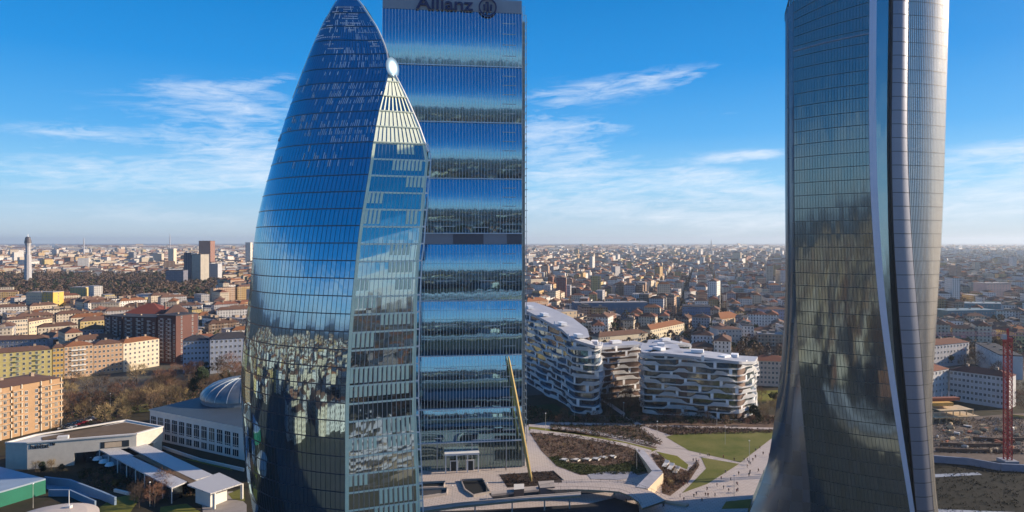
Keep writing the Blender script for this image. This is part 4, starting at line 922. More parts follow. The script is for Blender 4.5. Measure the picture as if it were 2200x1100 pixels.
# ---- white wavy residences
BAND = mat('white_balcony', (.88, .88, .88), .55, 0, .10, .15); RGL = glass('residence_glass', (.5, .62, .66), (.04, .05, .05), .22, .08, 1.6, 3.2, .02); WOOD = mat('brown_wall_panel', (.20, .13, .10), .7, 0, .3, .3)
def residence(label, path, depth, ztops, nf, seed, loc, wall=None, sweep=1.6, gl=None, wood=5):
    """path: plan points of the street front; ztops: roof height at each; floors are continuous curling balcony bands"""
    T = thing('wavy_residence', label, 'apartment block', None, (*loc, 0)); rnd = random.Random(seed)
    P = [Vector((*p, 0)) for p in path]; seg = []
    for i in range(len(P)-1):
        n_ = max(2, int((P[i+1]-P[i]).length/1.6))
        for k in range(n_): seg.append((P[i].lerp(P[i+1], k/n_), ztops[i]+(ztops[i+1]-ztops[i])*k/n_))
    seg.append((P[-1], ztops[-1])); n = len(seg)
    for _ in range(3): seg = [seg[0]]+[((seg[i-1][0]+seg[i][0]*2+seg[i+1][0])/4, seg[i][1]) for i in range(1, n-1)]+[seg[-1]]
    nr = []
    for i in range(n):
        t = (seg[min(i+1, n-1)][0]-seg[max(i-1, 0)][0]).normalized(); v = Vector((t.y, -t.x, 0)); nr.append(v)
    u = [0]
    for i in range(1, n): u.append(u[-1]+(seg[i][0]-seg[i-1][0]).length)
    zmax = max(s_[1] for s_ in seg); fh = zmax/nf
    m = MB()
    for i in range(n-1):
        a, b = seg[i][0], seg[i+1][0]; za, zb = seg[i][1]-.6, seg[i+1][1]-.6
        m.face([a, b, b+Vector((0, 0, zb)), a+Vector((0, 0, za))], 0 if (int(u[i]/7+seed) % wood) else 1, [(u[i], 0), (u[i+1], 0), (u[i+1], zb), (u[i], za)])
    dl = depth if isinstance(depth, list) else [depth]*len(P); cum = [0]
    for i in range(len(P)-1): cum.append(cum[-1]+(P[i+1]-P[i]).length)
    dep_ = [float(np.interp(u_, cum, dl)) for u_ in u]; depth = min(dl)
    bk = [s_[0]-nr[i]*dep_[i] for i, s_ in enumerate(seg)]
    for i in range(n-1): m.face([bk[i+1], bk[i], bk[i]+Vector((0, 0, seg[i][1])), bk[i+1]+Vector((0, 0, seg[i+1][1]))], 1)
    for i in (0, n-1): q = [seg[i][0], bk[i], bk[i]+Vector((0, 0, seg[i][1])), seg[i][0]+Vector((0, 0, seg[i][1]))]; m.face(q if i == 0 else q[::-1], 2)
    m.v = [(v[0]-loc[0], v[1]-loc[1], v[2]) for v in m.v]; m.build('wall', [gl or RGL, WOOD, BAND], T)
    m = MB()
    for i in range(n-1):
        a, b = seg[i][0]+nr[i]*1.6+Vector((0, 0, seg[i][1])), seg[i+1][0]+nr[i+1]*1.6+Vector((0, 0, seg[i+1][1])); c, d_ = bk[i+1]+Vector((0, 0, seg[i+1][1])), bk[i]+Vector((0, 0, seg[i][1]))
        m.face([a, b, c, d_]); h = Vector((0, 0, 1.6)); m.face([a-h, b-h, b, a])
    m.v = [(v[0]-loc[0], v[1]-loc[1], v[2]) for v in m.v]; m.build('roof', mat('residence_roof', (.46, .47, .50), .6, 0, .2, .15), T)
    f1, f2, ph = rnd.uniform(.10, .16), rnd.uniform(.23, .33), rnd.uniform(0, 6)
    for k in range(nf+1):
        m = MB(); z0 = fh*k; jump = rnd.uniform(0, 40); row = []; kn = [(-5, 0)]; lvv = rnd.random() < .5
        while kn[-1][0] < u[-1]+5: ln = rnd.uniform(3, 15) if lvv else rnd.uniform(6, 20); kn.append((kn[-1][0]+ln, float(lvv))); kn.append((kn[-1][0]+rnd.uniform(1.2, 3.5), float(not lvv))); lvv = not lvv
        for i in range(n):
            s_ = math.sin(u[i]*f2+k*sweep+ph)+.6*math.sin(u[i]*f1*2.3+k*.7+jump)
            st = float(np.interp(u[i], [q_[0] for q_ in kn], [q_[1] for q_ in kn])); z = z0+(st-.5)*.35; hb = .8+1.5*st; out_ = 1.3+1.1*math.sin(u[i]*f1+k*.9+ph)+.3*s_
            if z+hb > seg[i][1]: row.append(None); continue
            row.append((seg[i][0]+nr[i]*.0, seg[i][0]+nr[i]*max(.5, out_), z, hb))
        for i in range(n-1):
            if row[i] is None or row[i+1] is None: continue
            (a0, a1, az_, ah), (b0, b1, bz, bh) = row[i], row[i+1]; Zv = lambda p, z: Vector((p.x, p.y, z))
            m.face([Zv(a1, az_), Zv(b1, bz), Zv(b1, bz+bh), Zv(a1, az_+ah)]); m.face([Zv(a0, az_), Zv(b0, bz), Zv(b1, bz), Zv(a1, az_)]); m.face([Zv(a1, az_+.25), Zv(b1, bz+.25), Zv(b0, bz+.25), Zv(a0, az_+.25)])
            m.face([Zv(b1, bz), Zv(a1, az_), Zv(a1, az_+ah), Zv(b1, bz+bh)][::-1])
            if (int(u[i]/1.6)+k*5+seed) % 13 == 0 and k < nf:        # upright that joins this band to the one above
                m.face([Zv(a1, az_), Zv(b1, bz), Zv(b1, bz+fh+.4), Zv(a1, az_+fh+.4)])
        if m.f:
            m.v = [(v[0]-loc[0], v[1]-loc[1], v[2]) for v in m.v]; m.build('balcony_band', BAND, T)
    for q in range(int(u[-1]/26)):
        i = min(n-1, int(n*(q+.5)/max(1, int(u[-1]/26)))); c = seg[i][0]-nr[i]*depth*.5; m = MB(); m.box((c.x-loc[0], c.y-loc[1], seg[i][1]+1.2), (7, 4, 1.8), 0, math.atan2(nr[i].x, -nr[i].y)); m.build('roof_pavilion', BAND, T)
    keep(seg[n//2][0].x, seg[n//2][0].y, u[-1]/2+8); return T
pd = lambda px, D: (X(px, D), D)
residence('white wavy balcony residence stepping down towards the right, nearest the slab tower', [pd(1095, 530), pd(1132, 486), pd(1172, 452), pd(1212, 424), pd(1236, 401), pd(1278, 396), pd(1287, 402), pd(1290, 424)], [20, 20, 20, 15, 9, 7, 6, 6], [53, 52, 49, 46, 43, 40, 39, 38], 13, 1, pd(1238, 402), sweep=1.1, wood=999, gl=glass('blue_residence_glass', (.5, .65, .75), (.03, .05, .08), .3, .08, 1.6, 3.2, .02))
residence('brown walled residence wing with white balconies between the two white residences', [pd(1286, 432), pd(1330, 440), pd(1388, 448)], 14, [33.5, 33.5, 33.5], 9, 5, pd(1330, 440), sweep=.8, gl=WOOD)
residence('white wavy balcony residence with straight long balconies and a sunlit right end', [pd(1380, 440), pd(1384, 400), pd(1440, 396), pd(1520, 389), pd(1586, 384), pd(1616, 396), pd(1622, 424)], 22, [35, 35.5, 35.5, 34.5, 33, 31, 29], 10, 2, pd(1500, 386), sweep=2.4)
residence('low white roofed residence seen over the roofs of the front pair', [pd(1390, 500), pd(1440, 496), pd(1482, 505)], 18, [26, 27, 25], 7, 7, pd(1440, 496), sweep=.6)

# ---- trees: bare winter crowns of twigs, and a few evergreens
BARK = mat('grey_bark', (.13, .095, .07), .9, 0, .3, .8)
TW = [mat('brown_twigs', (.16, .10, .06), .9, 0, .35, .5), mat('pale_gold_twigs', (.34, .25, .12), .9, 0, .35, .5), mat('reddish_twigs', (.19, .095, .06), .9, 0, .35, .5)]
EV = mat('evergreen_leaves', (.022, .045, .018), .8, 0, .4, .6)
def tree_mesh(h, r, seed, tw, ever=False, ncl=46, per=24):
    rnd = random.Random(seed); m = MB(); m.tube([(0, 0, 0), (.15, .1, h*.3), (-.1, .2, h*.55), (0, 0, h*.85)], [h*.022, h*.017, h*.011, .05], 6); ends = []
    for k in range(7):
        a = k*2.4+rnd.random(); z0 = h*(.25+.06*k); q = Vector((math.cos(a)*r*rnd.uniform(.5, .85), math.sin(a)*r*rnd.uniform(.5, .85), min(h*.95, z0+h*rnd.uniform(.25, .4))))
        m.tube([(0, 0, z0), tuple(q*.5+Vector((0, 0, z0*.55))), tuple(q)], [h*.010, h*.007, .04], 4); ends.append(q)
    tr = m.build('trunk', BARK); c = MB(); L_ = h*.62
    for k in range(ncl):
        while True:
            v = Vector((rnd.uniform(-1, 1), rnd.uniform(-1, 1), rnd.uniform(-1, 1)))
            if v.length < 1: break
        v *= (.55+.45*rnd.random())/max(v.length, .35); cc = Vector((v.x*r, v.y*r, h*.62+v.z*h*.38)); cr = r*rnd.uniform(.18, .34)
        for i in range(per):
            p = cc+Vector((rnd.gauss(0, cr*.5), rnd.gauss(0, cr*.5), rnd.gauss(0, cr*.45))); d_ = (p-Vector((0, 0, h*.35))).normalized()+Vector((rnd.uniform(-.5, .5), rnd.uniform(-.5, .5), rnd.uniform(-.1, .6))); d_.normalize()
            if ever: s_ = rnd.uniform(.25, .5); x = d_.orthogonal().normalized()*s_; c.face([p-x, p+d_*s_*1.3, p+x, p-d_*s_])
            else:
                l_ = rnd.uniform(.5, 1.3); x = d_.cross(Vector((rnd.random(), rnd.random(), rnd.random()))).normalized()*rnd.uniform(.03, .065); c.face([p-x, p+x, p+d_*l_+x*.3, p+d_*l_-x*.3])
    cr_ = c.build('crown', tw); a, b = tr.data, cr_.data; bpy.data.objects.remove(tr); bpy.data.objects.remove(cr_); return a, b
TM = {'brown': [tree_mesh(13, 5.2, 1, TW[0]), tree_mesh(11, 4.6, 2, TW[0])], 'pale golden': [tree_mesh(13, 5.4, 3, TW[1]), tree_mesh(10, 4.4, 4, TW[1])], 'reddish brown': [tree_mesh(9, 3.6, 5, TW[2]), tree_mesh(12, 4.8, 6, TW[2])], 'dark evergreen': [tree_mesh(12, 4.2, 7, EV, True, 60, 26), tree_mesh(9, 3.4, 8, EV, True, 50, 24)]}
rt = random.Random(21)
ORD = {}
def tree(x, y, kind, where, sc=1.0):
    T = thing('bare_tree' if kind != 'dark evergreen' else 'evergreen_tree', '%s%s tree' % (kind, '' if kind == 'dark evergreen' else ' bare'), 'tree', 'trees %s' % where, (x, y, 0), rt.uniform(0, 6.28)); s_ = sc*rt.uniform(.8, 1.2); T.scale = (s_, s_, s_*rt.uniform(.9, 1.1))
    ORD.setdefault((where, T['label']), []).append((x/y, T, where))
    a, b = rt.choice(TM[kind]); link(bpy.data.objects.new('trunk', a), T); link(bpy.data.objects.new('crown', b), T)
def inpoly(x, y, P):
    c = False
    for i in range(len(P)):
        (x1, y1), (x2, y2) = P[i], P[i-1]
        if (y1 > y) != (y2 > y) and x < (x2-x1)*(y-y1)/(y2-y1)+x1: c = not c
    return c
def scatter(pix, n, kinds, where, sc=1.0, dmin=5):
    P = [G(*p) for p in pix]; xs = [p[0] for p in P]; ys = [p[1] for p in P]; got = []; k = 0
    while len(got) < n and k < n*80:
        k += 1; x, y = rt.uniform(min(xs), max(xs)), rt.uniform(min(ys), max(ys))
        if inpoly(x, y, P) and all(math.hypot(x-a, y-b) > dmin for a, b in got): got.append((x, y)); tree(x, y, rt.choice(kinds), where, sc)
scatter([(130, 905), (150, 840), (345, 822), (400, 845), (400, 872), (300, 905), (200, 912)], 30, ['brown', 'brown', 'pale golden', 'reddish brown'], 'in the park beside the orange block', 1.1, 6)
for px, py in ((225, 912), (262, 892), (325, 880), (360, 875), (385, 880)): x, y = G(px, py); tree(x, y, 'pale golden', 'catching the sun behind the pavilion', 1.15)
scatter([(345, 845), (345, 815), (520, 800), (525, 858), (420, 866)], 26, ['brown', 'brown', 'reddish brown', 'dark evergreen'], 'behind the exhibition hall', 1.1, 6)
scatter([(1288, 890), (1290, 850), (1380, 862), (1385, 895)], 12, ['brown', 'reddish brown'], 'between the two white residences', .9, 5)
scatter([(1195, 912), (1200, 898), (1680, 898), (1680, 915), (1480, 918)], 34, ['reddish brown', 'reddish brown', 'brown', 'dark evergreen'], 'in the hedge row before the residences', .42, 4)
scatter([(1595, 905), (1620, 850), (1690, 862), (1655, 905)], 16, ['brown', 'dark evergreen', 'pale golden'], 'right of the residence with the sunlit end', .55, 4)
scatter([(1596, 790), (1598, 735), (1690, 735), (1692, 790)], 20, ['brown', 'dark evergreen', 'dark evergreen'], 'in the dark park left of the twisting tower', 1.1, 10)
scatter([(2092, 800), (2100, 765), (2230, 760), (2230, 900), (2175, 905)], 20, ['brown', 'brown', 'reddish brown'], 'behind the crane mast', 1.1, 8)
scatter([(2030, 800), (2040, 775), (2100, 780), (2100, 806)], 5, ['dark evergreen', 'brown'], 'in the white courtyard', 1.0, 8)
scatter([(60, 1012), (130, 1000), (160, 1012), (140, 1026), (90, 1022)], 9, ['pale golden', 'brown', 'dark evergreen'], 'in the garden under the pavilion', .32, 2)
scatter([(280, 1080), (300, 1052), (350, 1050), (385, 1075), (370, 1098), (300, 1100)], 11, ['reddish brown', 'brown'], 'in front of the canopy building', .62, 3)
scatter([(150, 1030), (250, 1000), (330, 1030), (300, 1050), (220, 1050)], 8, ['dark evergreen', 'brown'], 'in the shaded garden court', .35, 3)
scatter([(1420, 1060), (1430, 1010), (1480, 1015), (1490, 1030), (1450, 1062)], 14, ['reddish brown', 'pale golden'], 'in the wedge bed by the ramp', .22, 1.5)
scatter([(1185, 985), (1215, 940), (1380, 960), (1395, 1005), (1300, 1000)], 26, ['reddish brown', 'brown', 'pale golden'], 'in the brown bed by the slab tower', .17, 2)
# woodland of the big park: nobody could count it
tw_, cw_ = TM['brown'][0]; rr_ = np.random.default_rng(4); V = []; FQ = []
def wood(name, pts, seed, label):
    rnd = random.Random(seed); m = MB(); 
    for x, y, r, h, c in pts:
        m.cur = c
        for k in range(34):
            a = rnd.uniform(0, 6.28); e = rnd.uniform(-.2, 1.5); p = Vector((x+math.cos(a)*math.cos(e)*r*rnd.uniform(.5, 1), y+math.sin(a)*math.cos(e)*r*rnd.uniform(.5, 1), h*.55+math.sin(e)*h*.45)); s_ = r*rnd.uniform(.16, .30)
            n_ = Vector((rnd.uniform(-1, 1), rnd.uniform(-1, 1), rnd.uniform(-.2, 1))).normalized(); t = n_.orthogonal().normalized(); b = n_.cross(t)
            m.face([p+t*s_, p+b*s_*.8, p-t*s_, p-b*s_*.9])
    o = m.build(name, ROOF); tag(o, label, 'woodland', kind='stuff')
rnd = random.Random(9); pts = []
cols = [(.16, .11, .075), (.22, .15, .10), (.14, .105, .075), (.05, .065, .03), (.19, .13, .10)]
for _ in range(2600):
    D = rnd.uniform(1090, 1890); px = rnd.uniform(-60, 500)
    if D > 1500 and px < 20 and rnd.random() < .5: continue
    pts.append((X(px, D), D, rnd.uniform(5, 8), rnd.uniform(13, 22), rnd.choice(cols)))
wood('park_woodland', pts, 3, 'brown bare winter woodland of the big park behind the yellow towers')
pts = []
for _ in range(2400):                                    # street and courtyard trees among the roofs
    D = 560*math.exp(rnd.uniform(0, 1.5)); px = rnd.choice([rnd.uniform(0, 546), rnd.uniform(1130, 1690), rnd.uniform(1130, 1690), rnd.uniform(2010, 2200)])
    pts.append((X(px, D), D, rnd.uniform(3.5, 6), rnd.uniform(9, 16), rnd.choice(cols)))
wood('street_trees', pts, 4, 'bare trees along streets and courtyards between the city roofs')

def shrubs(name, pix, n, r0, r1, cl, label, seed):
    P = [G(*p) for p in pix]; rnd = random.Random(seed); m = MB(); k = 0
    while k < n:
        x, y = rnd.uniform(min(p[0] for p in P), max(p[0] for p in P)), rnd.uniform(min(p[1] for p in P), max(p[1] for p in P))
        if not inpoly(x, y, P): continue
        k += 1; r = rnd.uniform(r0, r1); m.cur = rnd.choice(cl)
        for q in range(9):
            v = Vector((rnd.gauss(0, .5), rnd.gauss(0, .5), abs(rnd.gauss(0, .6)))); c = Vector((x, y, .15))+v*r; n_ = Vector((rnd.uniform(-1, 1), rnd.uniform(-1, 1), rnd.uniform(-.3, 1))).normalized(); t = n_.orthogonal().normalized()*r*rnd.uniform(.15, .4); b = n_.cross(t)
            m.face([c+t, c+b, c-t, c-b])
    tag(m.build(name, ROOF), label, 'shrubs', kind='stuff')
c1 = [(.12, .07, .05), (.17, .11, .08), (.22, .16, .12), (.10, .05, .04), (.07, .07, .03)]; c2 = [(.03, .05, .015), (.06, .075, .02), (.10, .09, .04)]
shrubs('bed_shrubs', [(1138, 930), (1222, 934), (1318, 950), (1372, 969), (1396, 1000), (1300, 1000), (1215, 992), (1180, 978), (1163, 965)], 1500, .3, .8, c1, 'low brown winter shrubs filling the bed by the slab tower', 1)
shrubs('bed_shrubs', [(1178, 982), (1205, 980), (1215, 994), (1300, 1002), (1365, 990), (1396, 1012), (1360, 1020), (1290, 1020), (1248, 1020), (1196, 1001)], 900, .3, .7, c2, 'low green hedge plants along the lower edge of the brown bed', 2)
shrubs('bed_shrubs', [(1398, 976), (1420, 978), (1440, 1003), (1478, 1015), (1497, 992), (1502, 1000), (1478, 1035), (1440, 1064), (1424, 1058), (1426, 1022)], 700, .25, .7, c1, 'reddish brown shrubs in the wedge bed below the ramp', 3)
shrubs('bed_shrubs', [(1182, 912), (1372, 913), (1424, 950), (1408, 962), (1334, 945), (1182, 924)], 1200, .3, .9, c1+c2, 'mixed winter shrubs in the upper bed beside the diagonal path', 4)
shrubs('bed_shrubs', [(1380, 914), (1690, 925), (1680, 930), (1440, 935)], 900, .3, .9, c1, 'brown planting strip along the top of the big lawn', 5)
shrubs('bed_shrubs', [(1130, 872), (1230, 895), (1690, 896), (1690, 912), (1135, 908)], 1500, .4, 1.3, c1+c2, 'dark mixed hedge along the foot of the residences', 6)
shrubs('garden_shrubs', [(160, 1020), (220, 1000), (360, 1000), (420, 1070), (300, 1062), (200, 1050)], 900, .3, 1.2, c2+c1[:2], 'shaded shrubs in the garden court of the canopy building', 7)
shrubs('park_shrubs', [(130, 905), (150, 850), (520, 820), (525, 880), (320, 880), (200, 915)], 1800, .4, 1.3, c1+c2, 'undergrowth beneath the bare park trees', 8)
shrubs('site_rubble', [(2005, 905), (2198, 895), (2210, 978), (2005, 975)], 1500, .25, .9, [(.16, .12, .09), (.30, .26, .22), (.07, .05, .04), (.38, .22, .10), (.45, .43, .40)], 'rubble and loose material strewn over the building site', 9)
# ---- paved court, bridge and ramp south of the slab tower
def solid(name, label, cat, pix, ztop, z0, mt, zp=None, mt2=None):
    zp = ztop if zp is None else zp; pts = [G(px, py, zp) for px, py in pix]; c = (sum(p[0] for p in pts)/len(pts), sum(p[1] for p in pts)/len(pts))
    m = MB(); m.prism([(p[0]-c[0], p[1]-c[1]) for p in pts], z0, ztop, 0, 1 if mt2 else 0, bottom=True); o = m.build(name, [mt, mt2] if mt2 else mt); o.location = (*c, 0); return tag(o, label, cat)
sheet('court', [(992, 1030), (1036, 1028), (1052, 1055), (1018, 1062), (1000, 1050)], .10, mat('well_shade_dark', (.010, .012, .014), .8))  # flat near-black sheets here paint the shade inside wells and slots
sheet('court', [(905, 1036), (955, 1034), (952, 1044), (905, 1046)], .10, MATS['well_shade_dark'])
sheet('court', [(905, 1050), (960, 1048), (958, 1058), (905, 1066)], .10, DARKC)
sheet('planting_bed', [(1072, 1020), (1190, 1012), (1210, 1030), (1150, 1045), (1090, 1048)], .10, mat('dark_earth', (.035, .022, .018), .95, 0, .4, .4))
sheet('planting_bed', [(1166, 1031), (1206, 1031), (1208, 1037), (1170, 1038)], .11, MATS['dark_earth'])
sheet('court', [(1262, 1020), (1300, 1014), (1360, 1014), (1372, 1024), (1330, 1032), (1270, 1030)], .18, mat('lilac_paving', (.32, .32, .36), .8))
sheet('sunken_court', [(900, 1100), (1040, 1096), (1260, 1084), (1320, 1070), (1372, 1086), (1378, 1140), (900, 1140)], .12, mat('sunken_shade', (.022, .022, .026), .85, 0, .4, .3))  # level sheet, the court's deep shade put into its colour
sheet('sunken_court', [(1050, 1060), (1160, 1052), (1290, 1050), (1300, 1058), (1230, 1064), (1060, 1072)], .12, MATS['sunken_shade'])
solid('terrace_wall', 'pale terrace edge wall on posts in front of the slab tower', 'wall', [(1055, 1056), (1156, 1046), (1158, 1051), (1056, 1062)], 4.0, 3.2, CONC)
solid('kiosk', 'small dark kiosk with two white skylights beside the golden prop', 'kiosk', [(1104, 1040), (1126, 1039), (1126, 1050), (1104, 1052)], 5.0, 0, mat('dark_kiosk', (.07, .06, .065), .7), mt2=WHITEW)
solid('kiosk', 'grey concrete stair block right of the golden prop', 'kiosk', [(1156, 1034), (1190, 1032), (1192, 1046), (1160, 1048)], 4.5, 0, mat('grey_concrete_dark', (.16, .15, .15), .8), mt2=CONC)
for q, (pix, lab) in enumerate((([(990, 1029), (1037, 1027), (1053, 1055), (1017, 1063), (999, 1051), (990, 1029)], 'pale parapet round the square dark light well'), ([(905, 1035), (956, 1033), (953, 1045), (905, 1047)], 'pale parapet round the upper left slot'), ([(905, 1049), (961, 1047), (959, 1059), (905, 1067)], 'pale parapet round the lower left slot'), ([(1071, 1019), (1190, 1011), (1211, 1030)], 'pale kerb behind the dark planting bed at the golden prop'))):
    strip3('parapet', lab, 'parapet', pix, 0, .9 if q < 3 else .4, CONC, .35)
shrubs('bed_shrubs', [(1074, 1021), (1188, 1013), (1206, 1029), (1150, 1043), (1092, 1046)], 420, .2, .6, [(.07, .04, .03), (.10, .06, .045)], 'dark brown plants around the foot of the golden prop', 10)
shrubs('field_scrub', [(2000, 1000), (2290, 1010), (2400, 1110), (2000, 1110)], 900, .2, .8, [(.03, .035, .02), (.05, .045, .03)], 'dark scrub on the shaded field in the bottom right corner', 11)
def bridge():
    pa = [(905, 1098), (980, 1088), (1060, 1080), (1140, 1072), (1200, 1068), (1248, 1064)]
    T = thing('curved_footbridge', 'long curved footbridge with a tan edge beam above the dark sunken court', 'bridge', loc=(*G(1060, 1080, 5), 0))
    A_ = [Vector((*G(px, py, 5), 5)) for px, py in pa]; B_ = [Vector((*G(px, py-8, 5), 5)) for px, py in pa]
    m = MB()
    for i in range(len(A_)-1): m.face([A_[i], A_[i+1], B_[i+1], B_[i]]); h = Vector((0, 0, .8)); m.face([A_[i]-h, A_[i+1]-h, A_[i+1], A_[i]], 1); m.face([B_[i+1]-h, B_[i]-h, B_[i], B_[i+1]], 1); m.face([A_[i+1]-h, A_[i]-h, B_[i]-h, B_[i+1]-h], 1)
    local(m, T).build('deck', [CONC, mat('tan_edge_beam', (.42, .31, .20), .7)], T)
    m = MB()
    for a, b in zip(A_, A_[1:]): m.bar(a+Vector((0, 0, 1.0)), b+Vector((0, 0, 1.0)), .12)
    local(m, T).build('handrail', mat('tan_rail', (.35, .26, .16), .5), T)
    m = MB(); q = [G(*p, 4.2) for p in ((905, 1104), (1000, 1092), (1100, 1082), (1240, 1072), (1262, 1084), (1100, 1094), (905, 1116))]
    for i in range(5):
        a = A_[i].lerp(A_[i+1], .5); mm = MB(); mm.bar((a.x, a.y+.8, 0), (a.x, a.y+.8, 4.3), .5); local(mm, T).build('pillar', CONC, T)
bridge()
def ringwalk():
    T = thing('raised_walkway', 'raised pale walkway with slim railing posts curving past the planted bed', 'walkway', loc=(*G(1290, 1040, 4), 0))
    o = [(1160, 1048), (1200, 1040), (1250, 1036), (1310, 1035), (1360, 1042), (1400, 1056), (1430, 1075)]; i_ = [(1186, 1052), (1240, 1051), (1290, 1053), (1330, 1056), (1352, 1064), (1372, 1078), (1380, 1092)]
    A_ = [Vector((*G(px, py, 4), 4)) for px, py in o]; B_ = [Vector((*G(px, py, 4), 4)) for px, py in i_]; m = MB(); h = Vector((0, 0, .7))
    for k in range(len(o)-1): m.face([B_[k], B_[k+1], A_[k+1], A_[k]]); m.face([B_[k]-h, B_[k+1]-h, B_[k+1], B_[k]], 1); m.face([A_[k+1]-h, A_[k]-h, A_[k], A_[k+1]], 1); m.face([A_[k]-h, A_[k+1]-h, B_[k+1]-h, B_[k]-h], 1)
    local(m, T).build('deck', [PAVE, MATS['tan_edge_beam']], T)
    for pts in (A_, B_):
        m = MB()
        for a, b in zip(pts, pts[1:]):
            m.bar(a+Vector((0, 0, 1.1)), b+Vector((0, 0, 1.1)), .06)
            n_ = max(1, int((b-a).length/3))
            for q in range(n_): p = a.lerp(b, q/n_); m.bar(p, p+Vector((0, 0, 1.1)), .07)
        local(m, T).build('railing', mat('dark_railing', (.10, .09, .09), .5, .5), T)
    for k in range(1, 6, 2): m = MB(); p = (A_[k]+B_[k])/2; m.bar((p.x, p.y, 0), (p.x, p.y, 3.3), .7); local(m, T).build('pillar', CONC, T)
ringwalk()
# long ramp: a wedge wall that rises from the path and folds back at its foot
def ramp():
    T = thing('concrete_ramp', 'long sloping concrete ramp folded into a V beside the wedge bed', 'ramp', loc=(*G(1420, 1018), 0))
    def leg(pl, pr, zl, zr):
        m = MB(); L_ = [Vector((*G(px, py, z), z)) for (px, py), z in zip(pl, zl)]; R_ = [Vector((*G(px, py, z), z)) for (px, py), z in zip(pr, zr)]
        for i in range(len(L_)-1):
            m.face([L_[i], R_[i], R_[i+1], L_[i+1]]); f0 = lambda v: Vector((v.x, v.y, 0))
            m.face([R_[i], f0(R_[i]), f0(R_[i+1]), R_[i+1]], 1); m.face([L_[i+1], f0(L_[i+1]), f0(L_[i]), L_[i]], 1)
        m.face([L_[-1], R_[-1], f0(R_[-1]), f0(L_[-1])], 1); local(m, T).build('ramp_flight', [mat('cool_paving', (.40, .40, .44), .8), mat('sun_painted_wall', (.60, .48, .34), .75, 0, .1)], T)  # warm sunlight painted into the side walls, deck kept cool
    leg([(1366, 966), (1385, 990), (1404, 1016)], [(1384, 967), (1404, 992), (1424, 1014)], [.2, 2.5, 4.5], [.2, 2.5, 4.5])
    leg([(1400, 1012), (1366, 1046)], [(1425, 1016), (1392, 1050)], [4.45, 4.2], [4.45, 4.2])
ramp()
m = MB(); a, b = Vector((*G(1424, 1022, 4), 0)), Vector((*G(1388, 1052, 4), 0)); c, d_ = Vector((*G(1396, 1048), 0)), None
o = solid('garden_wall', 'low tan wall edging the wedge shrub bed', 'wall', [(1420, 1072), (1480, 1082), (1474, 1086), (1414, 1076)], .8, 0, mat('tan_wall', (.45, .36, .26), .8))
# white seats
def seat_mesh():
    m = MB(); P = [(-1.6, 0, .25), (-.6, 0, .45), (.7, 0, .5), (1.6, 0, 1.1)]
    for a, b in zip(P, P[1:]):
        for y0, y1, dz in ((-1, 1, 0),): m.face([(a[0], y0, a[2]), (b[0], y0, b[2]), (b[0], y1, b[2]), (a[0], y1, a[2])]); m.face([(a[0], y1, a[2]-.2), (b[0], y1, b[2]-.2), (b[0], y0, b[2]-.2), (a[0], y0, a[2]-.2)]); m.face([(a[0], y0, a[2]-.2), (b[0], y0, b[2]-.2), (b[0], y0, b[2]), (a[0], y0, a[2])]); m.face([(b[0], y1, b[2]-.2), (a[0], y1, a[2]-.2), (a[0], y1, a[2]), (b[0], y1, b[2])])
    m.box((-.9, 0, .15), (.3, 1.6, .3)); m.box((.9, 0, .2), (.3, 1.6, .4)); o = m.build('w', WHITEW); me = o.data; bpy.data.objects.remove(o); return me
sme = seat_mesh()
for i, (px, py) in enumerate([(1214, 990), (1238, 990), (1262, 989), (1282, 988), (1297, 985), (1316, 983)]):
    o = link(bpy.data.objects.new('park_lounger', sme)); o.location = (*G(px, py), .15); o.rotation_euler = (0, 0, -.7); o.scale = (1.5, 1.3, 1.5); tag(o, '%s from left of the six white stone loungers in the brown bed' % ['first', 'second', 'third', 'fourth', 'fifth', 'sixth'][i], 'lounger', 'stone loungers in the brown bed')
for i, (px, py) in enumerate([(1430, 1000), (1441, 1006), (1453, 1013)]):
    o = link(bpy.data.objects.new('park_lounger', sme)); o.location = (*G(px, py), .13); o.rotation_euler = (0, 0, 1.1); o.scale = (1.9, 1.0, 1.3); tag(o, '%s of the three white benches on the yellow lawn, from left' % ['first', 'second', 'third'][i], 'bench', 'benches on the yellow lawn')
# white ribbed mall roof below the camera: it shows only as the bright ripple mirrored at the foot of the curved tower
T = thing('mall_roof', 'white ribbed curving roof mirrored as a bright ripple at the foot of the curved tower', 'roof', loc=(15, 115, 0))
for q in range(7):
    m = MB(); r_ = 26+q*6.0
    for k in range(18):
        a0, a1 = .3+k*.12, .3+(k+1)*.12
        f = lambda a, r: (math.cos(a)*r*1.25-12, math.sin(a)*r-48, 7.5+1.6*math.sin(a*3+q))
        m.face([f(a0, r_), f(a0, r_+3.6), f(a1, r_+3.6), f(a1, r_)][::-1]); m.face([tuple(Vector(f(a0, r_))-Vector((0, 0, .8))), f(a0, r_), f(a1, r_), tuple(Vector(f(a1, r_))-Vector((0, 0, .8)))][::-1])
    m.build('roof_rib', white_paint, T)
m = MB(); m.prism([(math.cos(a)*74*1.2-12, math.sin(a)*66-48) for a in (.3, .6, .9, 1.2, 1.5, 1.8, 2.1, 2.4)]+[(-35, -28), (12, -22)], 0, 5.5); m.build('hall', CONC, T)
